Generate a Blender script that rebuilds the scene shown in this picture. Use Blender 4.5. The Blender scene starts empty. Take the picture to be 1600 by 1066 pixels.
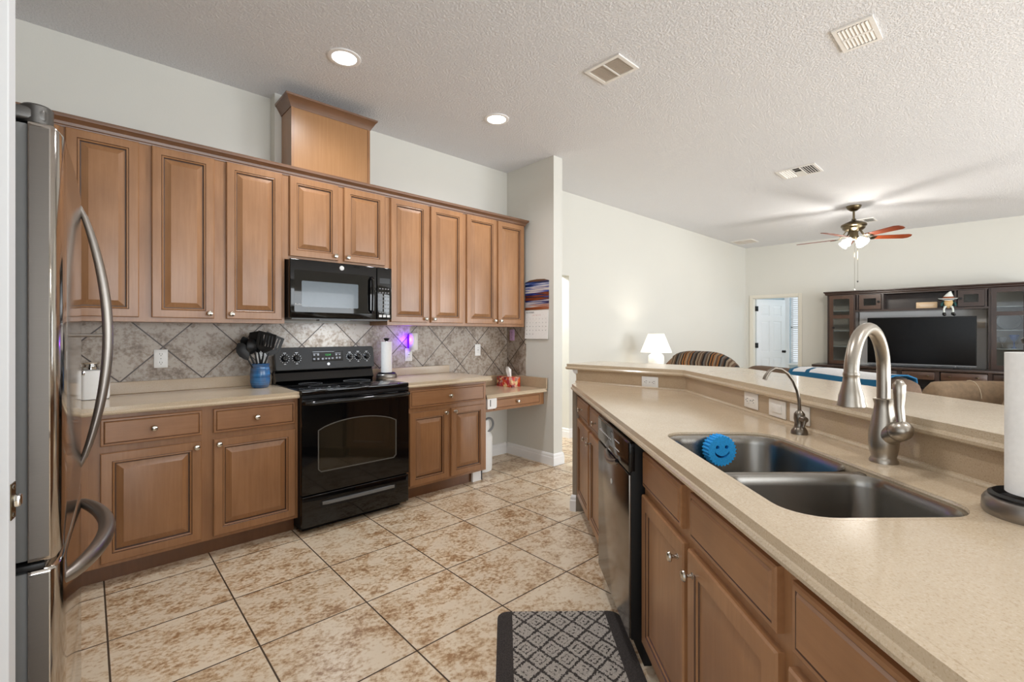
import bpy, bmesh, math, random
from mathutils import Vector, Matrix
random.seed(7)
sc = bpy.context.scene
COL = sc.collection
R = math.radians

# ------------------------------------------------------------------ camera
YAW, FPX, HORIZON, CAMZ = 0.8286, 722.4, 521.8, 1.275
cam = bpy.data.cameras.new('camera')
camo = bpy.data.objects.new('camera', cam)
COL.objects.link(camo)
camo.location = (0, 0, CAMZ)
camo.rotation_euler = (R(90), 0, YAW - R(90))
cam.sensor_fit = 'HORIZONTAL'
cam.sensor_width = 36
cam.lens = 36 * FPX / 1600
cam.shift_y = (HORIZON - 533) / 1600
cam.clip_start = 0.02
sc.camera = camo

# ------------------------------------------------------------------ view, world, daylight
sc.view_settings.view_transform = 'Standard'
sc.view_settings.look = 'None'
sc.view_settings.gamma = 1
sc.view_settings.use_curve_mapping = False
sc.view_settings.exposure = -0.1
sc.cycles.use_denoising = True
sc.cycles.max_bounces = 10
sc.cycles.diffuse_bounces = 6
sc.cycles.glossy_bounces = 5
sc.cycles.sample_clamp_indirect = 6

W = bpy.data.worlds.new('daylight')
sc.world = W
W.use_nodes = True
bg = W.node_tree.nodes['Background']
bg.inputs[0].default_value = (0.86, 0.93, 1.0, 1)
bg.inputs[1].default_value = 1.1


def area(name, loc, rot, sx, sy, power, col=(1, 1, 1), spread=180):
    l = bpy.data.lights.new(name, 'AREA')
    l.shape = 'RECTANGLE'
    l.size, l.size_y = sx, sy
    l.energy = power
    l.color = col
    l.spread = R(spread)
    o = bpy.data.objects.new(name, l)
    o.location = loc
    o.rotation_euler = rot
    COL.objects.link(o)
    return o


# daylight entering through the big glazed openings of the south wall and the kitchen side
DAY = (0.91, 0.96, 1.0)
for i, (x, w) in enumerate(((0.8, 2.3), (3.6, 2.0), (6.45, 2.5))):
    area('window_daylight', (x, -3.95, 1.15), (R(90), 0, 0), w, 2.1, (115, 100, 190)[i], DAY)
area('window_daylight', (-2.45, -1.2, 1.3), (R(90), 0, R(-90)), 2.6, 2.0, 24, DAY)
area('window_daylight', (12.38, 3.0, 1.45), (R(90), 0, R(90)), 1.0, 1.7, 45, (0.9, 0.95, 1.0))


def downlight_and_fill(x, y, z, power):
    l = bpy.data.lights.new('downlight_and_fill', 'SPOT')
    l.energy = power
    l.color = (0.97, 0.98, 1.0)
    l.spot_size = R(150)
    l.spot_blend = 1.0
    l.shadow_soft_size = 0.07
    o = bpy.data.objects.new('downlight_and_fill', l)
    o.location = (x, y, z)
    COL.objects.link(o)
    return o


def point_lamp(name, loc, power, col, r):
    l = bpy.data.lights.new(name, 'POINT')
    l.energy = power
    l.color = col
    l.shadow_soft_size = r
    o = bpy.data.objects.new(name, l)
    o.location = loc
    COL.objects.link(o)
    return o


for (x, y) in ((1.179, 2.834), (2.417, 2.818), (0.75, 0.9), (1.9, -0.9), (4.3, -1.6)):  # spots without a ceiling fixture are added out of view for even brightness
    downlight_and_fill(x, y, 2.96, 55)
point_lamp('hall_lamp', (3.6, 4.6, 2.4), 130, (0.95, 0.98, 1.0), 0.15)
area('cooktop_lamp', (1.37, 3.45, 1.370), (0, 0, 0), 0.3, 0.05, 3.0, (0.78, 0.88, 1.0))
point_lamp('bedroom_lamp', (11.2, 2.4, 2.3), 20, (0.9, 0.95, 1.0), 0.2)

# ------------------------------------------------------------------ materials
def lin(c):
    c = c / 255
    return c / 12.92 if c <= 0.04045 else ((c + 0.055) / 1.055) ** 2.4


def rgb(r, g, b):
    return (lin(r), lin(g), lin(b), 1)


class NT:
    def __init__(s, name):
        s.m = bpy.data.materials.new(name)
        s.m.use_nodes = True
        s.t = s.m.node_tree
        s.b = s.t.nodes['Principled BSDF']

    def n(s, typ, **kw):
        nd = s.t.nodes.new(typ)
        for k, v in kw.items():
            if k in nd.inputs:
                nd.inputs[k].default_value = v
            else:
                setattr(nd, k, v)
        return nd

    def l(s, a, b):
        s.t.links.new(a, b)

    def coord(s, kind='Object', scale=(1, 1, 1), loc=(0, 0, 0), rot=(0, 0, 0)):
        tc = s.n('ShaderNodeTexCoord')
        mp = s.n('ShaderNodeMapping')
        mp.inputs['Scale'].default_value = scale
        mp.inputs['Location'].default_value = loc
        mp.inputs['Rotation'].default_value = rot
        s.l(tc.outputs[kind], mp.inputs[0])
        return mp.outputs[0]

    def noise(s, vec, scale, detail=4, rough=0.55):
        nd = s.n('ShaderNodeTexNoise')
        nd.inputs['Scale'].default_value = scale
        nd.inputs['Detail'].default_value = detail
        nd.inputs['Roughness'].default_value = rough
        if vec is not None:
            s.l(vec, nd.inputs['Vector'])
        return nd.outputs[0]

    def ramp(s, fac, stops):
        r = s.n('ShaderNodeValToRGB')
        e = r.color_ramp.elements
        while len(e) < len(stops):
            e.new(0.5)
        for i, (p, c) in enumerate(stops):
            e[i].position = p
            e[i].color = c
        s.l(fac, r.inputs[0])
        return r.outputs[0]

    def mix(s, fac, a, b, mode='MIX'):
        m = s.n('ShaderNodeMix', data_type='RGBA', blend_type=mode)
        for sock, v in ((0, fac), (6, a), (7, b)):
            if isinstance(v, (int, float, tuple)):
                m.inputs[sock].default_value = v
            else:
                s.l(v, m.inputs[sock])
        return m.outputs[2]

    def bump(s, h, strength, dist=0.01, prev=None):
        b = s.n('ShaderNodeBump')
        b.inputs['Strength'].default_value = strength
        b.inputs['Distance'].default_value = dist
        s.l(h, b.inputs['Height'])
        if prev is not None:
            s.l(prev, b.inputs['Normal'])
        s.l(b.outputs[0], s.b.inputs['Normal'])
        return b.outputs[0]

    def color(s, c):
        if isinstance(c, tuple):
            s.b.inputs['Base Color'].default_value = c
        else:
            s.l(c, s.b.inputs['Base Color'])

    def set(s, **kw):
        for k, v in kw.items():
            s.b.inputs[k.replace('_', ' ')].default_value = v
        return s


M = {}


def plain(name, c, rough=0.5, metal=0.0, grain=0.0, scale=40, coat=0.0, emit=None, power=1.0, trans=0.0, ior=1.45, spec=0.5):
    t = NT(name)
    v = t.coord()
    nz = t.noise(v, scale, 3)
    g = max(grain, 0.02)
    t.color(t.ramp(nz, [(0.3, tuple(x * (1 - g) for x in c[:3]) + (1,)), (0.7, tuple(min(1, x * (1 + g)) for x in c[:3]) + (1,))]))
    t.set(Roughness=rough, Metallic=metal, IOR=ior)
    t.b.inputs['Specular IOR Level'].default_value = spec
    t.b.inputs['Coat Weight'].default_value = coat
    t.b.inputs['Transmission Weight'].default_value = trans
    if emit:
        t.b.inputs['Emission Color'].default_value = emit
        t.b.inputs['Emission Strength'].default_value = power
    M[name] = t.m
    return t


def wood(name, a, b, c, rough=0.36, grain=(26, 26, 1.6), coat=0.35):
    t = NT(name)
    v = t.coord(scale=grain)
    oi = t.n('ShaderNodeObjectInfo')
    add = t.n('ShaderNodeVectorMath', operation='ADD')
    t.l(v, add.inputs[0])
    mul = t.n('ShaderNodeVectorMath', operation='SCALE')
    cb = t.n('ShaderNodeCombineXYZ')
    t.l(oi.outputs['Random'], cb.inputs[0])
    t.l(oi.outputs['Random'], cb.inputs[2])
    t.l(cb.outputs[0], mul.inputs[0])
    mul.inputs['Scale'].default_value = 37.0
    t.l(mul.outputs[0], add.inputs[1])
    fine = t.noise(add.outputs[0], 2.2, 6, 0.6)
    v2 = t.coord(scale=(3.2, 3.2, 1.5))
    add2 = t.n('ShaderNodeVectorMath', operation='ADD')
    t.l(v2, add2.inputs[0])
    t.l(mul.outputs[0], add2.inputs[1])
    blot = t.noise(add2.outputs[0], 1.3, 5, 0.55)
    c1 = t.ramp(fine, [(0.3, a), (0.7, b)])
    f2 = t.ramp(blot, [(0.38, (0, 0, 0, 1)), (0.68, (1, 1, 1, 1))])
    t.color(t.mix(f2, c1, t.mix(0.45, c1, c)))
    t.set(Roughness=rough)
    t.b.inputs['Coat Weight'].default_value = coat
    t.b.inputs['Coat Roughness'].default_value = 0.25
    t.bump(fine, 0.06, 0.002)
    M[name] = t.m


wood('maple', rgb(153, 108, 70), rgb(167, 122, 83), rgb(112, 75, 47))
wood('maple_rail', rgb(152, 106, 68), rgb(165, 119, 80), rgb(114, 76, 47), grain=(1.6, 26, 26))
wood('glaze', rgb(72, 44, 27), rgb(84, 53, 33), rgb(62, 38, 24))
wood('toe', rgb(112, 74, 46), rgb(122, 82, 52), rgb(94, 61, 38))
wood('crown', rgb(108, 74, 50), rgb(122, 85, 59), rgb(92, 62, 42), grain=(1.2, 20, 20))
wood('hoodwood', rgb(158, 114, 72), rgb(170, 126, 84), rgb(144, 102, 62), grain=(34, 34, 1.2))
wood('espresso', rgb(46, 31, 26), rgb(57, 40, 33), rgb(37, 26, 22), rough=0.3)
wood('espresso_brown', rgb(68, 45, 32), rgb(80, 54, 39), rgb(52, 35, 26), rough=0.3)
wood('fanblade', rgb(120, 52, 24), rgb(140, 64, 30), rgb(96, 40, 20), grain=(2, 26, 26))
wood('sidetable', rgb(96, 66, 44), rgb(110, 78, 54), rgb(80, 54, 36))


def counter(name, a, b, c, rough):
    t = NT(name)
    v = t.coord('Object')
    s1 = t.noise(v, 260, 2, 0.6)
    s2 = t.noise(v, 7, 4, 0.5)
    c1 = t.ramp(s1, [(0.34, c), (0.44, a), (0.58, a), (0.7, b)])
    t.color(t.mix(t.ramp(s2, [(0.35, (0, 0, 0, 1)), (0.7, (0.35, 0.35, 0.35, 1))]), c1, c))
    t.set(Roughness=rough)
    t.b.inputs['Coat Weight'].default_value = 0.25
    t.b.inputs['Coat Roughness'].default_value = 0.08
    M[name] = t.m


counter('counter', rgb(201, 183, 157), rgb(213, 198, 176), rgb(184, 163, 135), 0.2)
counter('counter_splash', rgb(188, 166, 138), rgb(200, 180, 155), rgb(168, 144, 116), 0.32)


def stone(t, v, tone, light, mid, dark, scale):
    n1 = t.noise(v, scale, 8, 0.62)
    n2 = t.noise(v, scale * 4.2, 6, 0.66)
    n3 = t.noise(v, scale * 0.45, 4, 0.5)
    mixn = t.n('ShaderNodeMath', operation='ADD')
    h = t.n('ShaderNodeMath', operation='MULTIPLY')
    h.inputs[1].default_value = 0.55
    t.l(n2, h.inputs[0])
    h3 = t.n('ShaderNodeMath', operation='MULTIPLY_ADD')
    h3.inputs[1].default_value = 0.45
    t.l(n1, h3.inputs[0])
    t.l(h.outputs[0], h3.inputs[2])
    t.l(h3.outputs[0], mixn.inputs[0])
    k = t.n('ShaderNodeMath', operation='MULTIPLY')
    k.inputs[1].default_value = 0.25
    t.l(n3, k.inputs[0])
    t.l(k.outputs[0], mixn.inputs[1])
    col = t.ramp(mixn.outputs[0], [(0.515, dark), (0.59, mid), (0.665, light), (0.8, light)])
    return col, n2


TILE = 0.4575


def floor_mat():
    t = NT('floor_tile')
    v = t.coord('Object', scale=(1 / TILE,) * 3, loc=(-0.1318, -0.5591, 0))
    br = t.n('ShaderNodeTexBrick', offset=0.0, squash=1.0)
    br.inputs['Scale'].default_value = 1
    br.inputs['Brick Width'].default_value = 1
    br.inputs['Row Height'].default_value = 1
    br.inputs['Mortar Size'].default_value = 0.0075
    br.inputs['Mortar Smooth'].default_value = 0.1
    br.inputs['Color1'].default_value = (0, 0, 0, 1)
    br.inputs['Color2'].default_value = (1, 1, 1, 1)
    br.inputs['Mortar'].default_value = (0.5, 0.5, 0.5, 1)
    t.l(v, br.inputs['Vector'])
    rnd = t.n('ShaderNodeVectorMath', operation='SCALE')
    t.l(br.outputs['Color'], rnd.inputs[0])
    rnd.inputs['Scale'].default_value = 9.0
    v2 = t.coord('Object', rot=(0, 0, R(24)), scale=(1, 1.25, 1))
    add = t.n('ShaderNodeVectorMath', operation='ADD')
    t.l(v2, add.inputs[0])
    t.l(rnd.outputs[0], add.inputs[1])
    col, n2 = stone(t, add.outputs[0], None, rgb(228, 212, 188), rgb(206, 180, 147), rgb(160, 124, 88), 11.0)
    tone = t.mix(br.outputs['Color'], (0.93, 0.92, 0.91, 1), (1, 1, 1, 1))
    col = t.mix(1.0, col, tone, 'MULTIPLY')
    t.color(t.mix(br.outputs['Fac'], col, rgb(74, 58, 44)))
    rr = t.ramp(br.outputs['Fac'], [(0, (0.3, 0.3, 0.3, 1)), (1, (0.9, 0.9, 0.9, 1))])
    t.l(rr, t.b.inputs['Roughness'])
    inv = t.n('ShaderNodeMath', operation='SUBTRACT')
    inv.inputs[0].default_value = 1
    t.l(br.outputs['Fac'], inv.inputs[1])
    b1 = t.bump(inv.outputs[0], 0.5, 0.003)
    t.bump(n2, 0.05, 0.003, b1)
    M['floor_tile'] = t.m


floor_mat()


def splash_mat(name, axis):
    """diagonal stone tiles; axis 0: the tile plane runs along X, 1: along Y"""
    t = NT(name)
    tc = t.n('ShaderNodeTexCoord')
    sp = t.n('ShaderNodeSeparateXYZ')
    t.l(tc.outputs['Object'], sp.inputs[0])
    cb = t.n('ShaderNodeCombineXYZ')
    t.l(sp.outputs[axis], cb.inputs[0])
    t.l(sp.outputs[2], cb.inputs[1])
    S = 0.3003
    m1 = t.n('ShaderNodeMapping')
    m1.inputs['Location'].default_value = ((-0.354 if axis == 0 else -3.43), -1.192, 0)
    t.l(cb.outputs[0], m1.inputs[0])
    m2 = t.n('ShaderNodeMapping')
    m2.inputs['Rotation'].default_value = (0, 0, R(45))
    m2.inputs['Scale'].default_value = (1 / S,) * 3
    t.l(m1.outputs[0], m2.inputs[0])
    br = t.n('ShaderNodeTexBrick', offset=0.0, squash=1.0)
    br.inputs['Scale'].default_value = 1
    br.inputs['Brick Width'].default_value = 1
    br.inputs['Row Height'].default_value = 1
    br.inputs['Mortar Size'].default_value = 0.0125
    br.inputs['Mortar Smooth'].default_value = 0.1
    br.inputs['Color1'].default_value = (0, 0, 0, 1)
    br.inputs['Color2'].default_value = (1, 1, 1, 1)
    t.l(m2.outputs[0], br.inputs['Vector'])
    rnd = t.n('ShaderNodeVectorMath', operation='SCALE')
    t.l(br.outputs['Color'], rnd.inputs[0])
    rnd.inputs['Scale'].default_value = 7.0
    add = t.n('ShaderNodeVectorMath', operation='ADD')
    t.l(tc.outputs['Object'], add.inputs[0])
    t.l(rnd.outputs[0], add.inputs[1])
    col, n2 = stone(t, add.outputs[0], None, rgb(184, 173, 160), rgb(158, 143, 127), rgb(122, 104, 86), 10.0)
    tone = t.mix(br.outputs['Color'], (0.86, 0.86, 0.87, 1), (1, 1, 1, 1))
    col = t.mix(1.0, col, tone, 'MULTIPLY')
    t.color(t.mix(br.outputs['Fac'], col, rgb(62, 48, 38)))
    t.set(Roughness=0.38)
    inv = t.n('ShaderNodeMath', operation='SUBTRACT')
    inv.inputs[0].default_value = 1
    t.l(br.outputs['Fac'], inv.inputs[1])
    b1 = t.bump(inv.outputs[0], 0.5, 0.003)
    t.bump(n2, 0.08, 0.003, b1)
    M[name] = t.m


splash_mat('splash_north', 0)
splash_mat('splash_east', 1)


def wallpaint(name, c, bump=0.12, scale=120):
    t = NT(name)
    v = t.coord('Object')
    nz = t.noise(v, scale, 4, 0.6)
    big = t.noise(v, 1.4, 2)
    t.color(t.ramp(big, [(0.3, tuple(x * 0.985 for x in c[:3]) + (1,)), (0.7, c)]))
    t.set(Roughness=0.72)
    t.bump(nz, bump, 0.004)
    M[name] = t.m


wallpaint('wall_paint', rgb(215, 214, 207))
wallpaint('door_paint', rgb(204, 205, 206), 0.02)
wallpaint('wall_taupe', rgb(150, 138, 122))
wallpaint('casing_cream', rgb(226, 222, 210), 0.02)
wallpaint('trim_white', rgb(240, 240, 240), 0.02)
wallpaint('door_white', rgb(232, 236, 240), 0.02)
wallpaint('bedroom_blue', rgb(196, 212, 220))


def ceiling_mat():
    t = NT('ceiling_texture')
    v = t.coord('Object')
    n1 = t.noise(v, 70, 5, 0.6)
    n2 = t.noise(v, 150, 3, 0.6)
    sh = t.ramp(n1, [(0.42, (0, 0, 0, 1)), (0.58, (1, 1, 1, 1))])
    t.color(t.ramp(n2, [(0.2, rgb(228, 229, 232)), (0.8, rgb(236, 237, 240))]))
    t.set(Roughness=0.85)
    b1 = t.bump(sh, 0.6, 0.01)
    t.bump(n2, 0.3, 0.004, b1)
    M['ceiling_texture'] = t.m


ceiling_mat()


def steel(name, c, rough, stretch=(2, 2, 240), b=0.05, aniso=0.0):
    t = NT(name)
    v = t.coord('Object', scale=stretch)
    nz = t.noise(v, 3, 4, 0.6)
    t.color(t.ramp(nz, [(0.3, tuple(x * 0.94 for x in c[:3]) + (1,)), (0.7, c)]))
    t.set(Roughness=rough, Metallic=1.0)
    t.b.inputs['Anisotropic'].default_value = aniso
    if b:
        t.bump(nz, b, 0.0006)
    M[name] = t.m


steel('stainless', rgb(186, 180, 174), 0.1, b=0.0)
steel('stainless_side', rgb(150, 144, 138), 0.36)
steel('door_side_steel', rgb(112, 106, 100), 0.42)
steel('sink_steel', rgb(150, 146, 140), 0.27, (60, 60, 3), 0.03)
steel('nickel', rgb(172, 164, 153), 0.33, (3, 3, 160), 0.02)
steel('nickel_dark', rgb(126, 118, 108), 0.3, (3, 3, 160), 0.02)
steel('knob_nickel', rgb(205, 200, 190), 0.18, b=0)
steel('dishwasher_steel', rgb(140, 134, 128), 0.2, (2, 2, 200), 0.02)
steel('chrome', rgb(225, 225, 225), 0.06, b=0)
steel('bronze', rgb(112, 100, 78), 0.3, b=0)
steel('hinge_grey', rgb(105, 103, 100), 0.45, b=0)
plain('black_gloss', rgb(9, 9, 10), 0.06, coat=0.1)
plain('black_panel', rgb(22, 23, 25), 0.25)
plain('black_glass', rgb(8, 8, 9), 0.03, coat=0.1)
plain('black_matte', rgb(14, 14, 14), 0.6)
plain('black_rubber', rgb(20, 20, 21), 0.45)
plain('fridge_body', rgb(58, 58, 57), 0.55)
plain('gasket', rgb(122, 122, 120), 0.5)
plain('white_plastic', rgb(238, 238, 236), 0.35)
plain('white_device', rgb(250, 250, 250), 0.4)
plain('grey_plastic', rgb(120, 122, 124), 0.4)
plain('dark_slot', rgb(60, 58, 56), 0.6)
plain('mark_white', rgb(215, 215, 215), 0.5)
plain('mark_grey', rgb(120, 120, 122), 0.5)
plain('mark_red', rgb(190, 90, 90), 0.6)
plain('display_green', rgb(20, 90, 40), 0.4, emit=rgb(40, 220, 80), power=0.6)
plain('lamp_shade', rgb(250, 246, 236), 0.8, emit=(1.0, 0.95, 0.86, 1), power=0.75)
plain('lamp_base', rgb(246, 246, 244), 0.25)
plain('bulb_glow', (1, 1, 1, 1), 0.5, emit=(1.0, 0.97, 0.92, 1), power=9.0)
plain('glass_shade', (1, 1, 1, 1), 0.4, emit=(1.0, 0.97, 0.92, 1), power=4.0)
plain('purple_glow', rgb(6, 2, 16), 0.6, emit=(0.12, 0.0, 1.0, 1), power=1.6)
plain('paper', rgb(244, 243, 240), 0.9, grain=0.03, scale=90)
plain('rubber_blue', rgb(18, 120, 200), 0.6, grain=0.08, scale=60)
plain('sponge_blue', rgb(40, 160, 232), 0.75, grain=0.15, scale=240)
plain('sponge_dark', rgb(10, 66, 120), 0.8)
plain('brown_leather', rgb(118, 84, 58), 0.45, grain=0.15, scale=14)
plain('brown_fabric', rgb(98, 78, 62), 0.85, grain=0.15, scale=60)
plain('tan_suede', rgb(134, 112, 88), 0.8, grain=0.18, scale=18)
plain('stitch', rgb(196, 180, 156), 0.7)
plain('vent_white', rgb(232, 230, 226), 0.45)
plain('vent_dark', rgb(66, 62, 56), 0.7)
plain('vent_grey', rgb(222, 210, 196), 0.6)


def pane():
    t = NT('clear_glass')
    tr = t.n('ShaderNodeBsdfTransparent')
    gl = t.n('ShaderNodeBsdfGlossy', Roughness=0.03)
    fr = t.n('ShaderNodeFresnel', IOR=1.45)
    nz = t.noise(t.coord(), 3, 2)
    t.l(t.ramp(nz, [(0, (0.86, 0.88, 0.88, 1)), (1, (0.92, 0.94, 0.94, 1))]), tr.inputs[0])
    mx = t.n('ShaderNodeMixShader')
    t.l(fr.outputs[0], mx.inputs[0])
    t.l(tr.outputs[0], mx.inputs[1])
    t.l(gl.outputs[0], mx.inputs[2])
    t.l(mx.outputs[0], t.t.nodes['Material Output'].inputs[0])
    M['clear_glass'] = t.m


pane()

plain('cabinet_back', rgb(196, 188, 176), 0.6)
plain('screen', rgb(5, 5, 6), 0.17, spec=0.3)
plain('shelf_glass', rgb(170, 176, 176), 0.2)
plain('tv_grey', rgb(120, 122, 124), 0.35)
plain('sign_wood', rgb(226, 196, 160), 0.6)
plain('wall_plate', rgb(236, 226, 214), 0.4)
plain('hat_teal', rgb(40, 84, 84), 0.85)
plain('hat_white', rgb(225, 230, 226), 0.85)
plain('hat_rust', rgb(140, 78, 48), 0.85)
plain('beard', rgb(206, 176, 128), 0.9, grain=0.2, scale=120)
plain('skin', rgb(226, 180, 146), 0.6)
plain('leg_stripe', rgb(214, 222, 218), 0.8)
plain('shoe_black', rgb(18, 18, 20), 0.4)
plain('vase_blue', rgb(28, 96, 190), 0.25)
plain('clock_face', rgb(120, 122, 126), 0.35)
plain('oven_glass', rgb(38, 33, 24), 0.05, coat=0.6)
plain('oven_frame', rgb(96, 94, 90), 0.3)
plain('micro_window', rgb(96, 106, 114), 0.14, coat=0.3)
plain('pearl', rgb(214, 214, 212), 0.25)
plain('blind_white', rgb(248, 250, 252), 0.5)
plain('towel_white', rgb(228, 230, 234), 0.9, grain=0.05, scale=80)
plain('cream_plate', rgb(240, 236, 228), 0.4)
plain('lilac_plate', rgb(206, 172, 214), 0.4)
plain('pale_blue_glow', (0.8, 0.9, 1, 1), 0.5, emit=(0.9, 0.96, 1, 1), power=2.2)


def crock():
    t = NT('blue_crock')
    v = t.coord('Object', scale=(3, 3, 60))
    n1 = t.noise(v, 1.5, 4)
    n2 = t.noise(t.coord('Object'), 14, 4)
    c = t.ramp(n1, [(0.35, rgb(24, 66, 112)), (0.6, rgb(58, 120, 176))])
    t.color(t.mix(t.ramp(n2, [(0.4, (0, 0, 0, 1)), (0.75, (0.6, 0.6, 0.6, 1))]), c, rgb(108, 96, 90)))
    t.set(Roughness=0.15)
    M['blue_crock'] = t.m


crock()


def tissue_print():
    t = NT('tissue_print')
    v = t.coord('Object')
    vo = t.n('ShaderNodeTexVoronoi')
    vo.inputs['Scale'].default_value = 34
    wv = t.noise(v, 18, 3)
    add = t.n('ShaderNodeVectorMath', operation='MULTIPLY_ADD')
    t.l(v, add.inputs[0])
    add.inputs[1].default_value = (1, 1, 1)
    sc_ = t.n('ShaderNodeVectorMath', operation='SCALE')
    sc_.inputs['Scale'].default_value = 0.05
    t.l(wv, sc_.inputs[0])
    t.l(sc_.outputs[0], add.inputs[2])
    t.l(add.outputs[0], vo.inputs['Vector'])
    sep = t.n('ShaderNodeSeparateXYZ')
    t.l(vo.outputs['Color'], sep.inputs[0])
    t.color(t.ramp(sep.outputs[0], [(0.15, rgb(190, 36, 40)), (0.35, rgb(226, 96, 40)), (0.5, rgb(232, 190, 170)), (0.62, rgb(120, 20, 40)), (0.75, rgb(206, 60, 90)), (0.9, rgb(236, 210, 150))]))
    t.set(Roughness=0.5)
    M['tissue_print'] = t.m


tissue_print()


def landscape():
    """autumn lake scene of the calendar: bands of sky, hills and reeds"""
    t = NT('calendar_picture')
    tc = t.n('ShaderNodeTexCoord')
    sp = t.n('ShaderNodeSeparateXYZ')
    t.l(tc.outputs['Object'], sp.inputs[0])
    nz = t.noise(t.coord('Object', scale=(1, 18, 26)), 1.3, 5, 0.6)
    nf = t.noise(t.coord('Object', scale=(1, 60, 30)), 1.6, 4, 0.6)
    ma = t.n('ShaderNodeMath', operation='MULTIPLY_ADD')
    ma.inputs[1].default_value = 0.34
    t.l(nz, ma.inputs[0])
    t.l(sp.outputs[2], ma.inputs[2])
    mb = t.n('ShaderNodeMath', operation='MULTIPLY_ADD')
    mb.inputs[1].default_value = 0.05
    t.l(nf, mb.inputs[0])
    t.l(ma.outputs[0], mb.inputs[2])
    mr = t.n('ShaderNodeMapRange')
    mr.inputs['From Min'].default_value = 0.47
    mr.inputs['From Max'].default_value = 0.79
    t.l(mb.outputs[0], mr.inputs['Value'])
    t.color(t.ramp(mr.outputs[0], [(0.0, rgb(128, 66, 34)), (0.12, rgb(160, 84, 44)), (0.22, rgb(206, 200, 200)), (0.32, rgb(30, 52, 120)),
                                   (0.4, rgb(64, 32, 20)), (0.47, rgb(150, 70, 34)), (0.54, rgb(38, 26, 24)), (0.62, rgb(24, 62, 160)),
                                   (0.70, rgb(216, 206, 196)), (0.8, rgb(196, 200, 212)), (0.88, rgb(40, 74, 150)), (1.0, rgb(24, 30, 44))]))
    t.set(Roughness=0.35)
    M['calendar_picture'] = t.m


landscape()


def striped(name, axis, scale, stops, rough=0.9):
    t = NT(name)
    tc = t.n('ShaderNodeTexCoord')
    sp = t.n('ShaderNodeSeparateXYZ')
    t.l(tc.outputs['Object'], sp.inputs[0])
    ml = t.n('ShaderNodeMath', operation='MULTIPLY')
    ml.inputs[1].default_value = scale
    t.l(sp.outputs[axis], ml.inputs[0])
    fr = t.n('ShaderNodeMath', operation='FRACT')
    t.l(ml.outputs[0], fr.inputs[0])
    r = t.n('ShaderNodeValToRGB')
    r.color_ramp.interpolation = 'CONSTANT'
    e = r.color_ramp.elements
    while len(e) < len(stops):
        e.new(0.5)
    for i, (p, c) in enumerate(stops):
        e[i].position = p
        e[i].color = c
    t.l(fr.outputs[0], r.inputs[0])
    nz = t.noise(t.coord('Object'), 300, 2)
    t.color(t.mix(0.5, r.outputs[0], nz, 'MULTIPLY'))
    t.set(Roughness=rough)
    M[name] = t.m


K_, B_, O_, T_, G_ = rgb(24, 20, 18), rgb(96, 70, 50), rgb(158, 104, 52), rgb(150, 132, 110), rgb(110, 104, 98)
striped('striped_blanket', 0, 2.6, [(0, K_), (0.06, T_), (0.12, B_), (0.17, T_), (0.22, B_), (0.28, K_), (0.34, G_), (0.40, B_), (0.45, T_), (0.5, K_), (0.55, O_), (0.6, K_), (0.64, O_), (0.69, T_), (0.74, B_), (0.8, O_), (0.85, K_), (0.9, G_), (0.95, B_)])


def mat_rug():
    """grey loop mat: dark border, pale lozenge lattice"""
    t = NT('mat_pattern')
    tc = t.n('ShaderNodeTexCoord')
    sp = t.n('ShaderNodeSeparateXYZ')
    t.l(tc.outputs['Object'], sp.inputs[0])
    nz = t.noise(t.coord('Object'), 130, 2, 0.6)
    jit = t.n('ShaderNodeMath', operation='MULTIPLY_ADD')
    jit.inputs[1].default_value = 0.026
    jit.inputs[2].default_value = -0.013
    t.l(nz, jit.inputs[0])

    def mth(op, a, b=None, c=None):
        n = t.n('ShaderNodeMath', operation=op)
        for i, v in enumerate((a, b, c)):
            if v is None:
                continue
            if isinstance(v, (int, float)):
                n.inputs[i].default_value = v
            else:
                t.l(v, n.inputs[i])
        return n.outputs[0]
    nz2 = t.noise(t.coord('Object', loc=(3.1, 1.7, 0.4)), 110, 2, 0.6)
    x = mth('ADD', sp.outputs[0], jit.outputs[0])
    y = mth('ADD', sp.outputs[1], mth('MULTIPLY_ADD', nz2, 0.026, -0.013))
    P, Q = 0.118, 0.105
    # lozenge distance in each cell 0 (centre) .. 1 (edge)
    fx = mth('ABSOLUTE', mth('SUBTRACT', mth('MULTIPLY', mth('FRACT', mth('DIVIDE', x, P)), 2.0), 1.0))
    fy = mth('ABSOLUTE', mth('SUBTRACT', mth('MULTIPLY', mth('FRACT', mth('DIVIDE', y, Q)), 2.0), 1.0))
    s = mth('ADD', fx, fy)
    d = mth('ABSOLUTE', mth('SUBTRACT', s, 1.0))         # 0 on the lattice lines
    ring = mth('ABSOLUTE', mth('SUBTRACT', d, 0.55))      # inner ring
    dark1 = mth('LESS_THAN', d, 0.13)
    dark2 = mth('LESS_THAN', ring, 0.07)
    core = mth('GREATER_THAN', d, 0.9)
    steps = mth('LESS_THAN', mth('FRACT', mth('MULTIPLY', mth('ADD', x, mth('MULTIPLY', y, 1.0)), 38.0)), 0.62)
    dark = mth('MAXIMUM', mth('MAXIMUM', dark1, mth('MULTIPLY', dark2, steps)), core)
    by = mth('GREATER_THAN', mth('ABSOLUTE', sp.outputs[1]), 0.275 - 0.066)
    dark = mth('MAXIMUM', dark, by)
    fib = t.noise(t.coord('Object'), 420, 2, 0.7)
    pale = t.ramp(fib, [(0.3, rgb(132, 124, 116)), (0.7, rgb(222, 214, 204))])
    dk = t.ramp(fib, [(0.3, rgb(26, 24, 24)), (0.7, rgb(86, 78, 74))])
    t.color(t.mix(dark, pale, dk))
    t.set(Roughness=0.95)
    t.bump(fib, 0.8, 0.006)
    M['mat_pattern'] = t.m


mat_rug()

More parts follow.
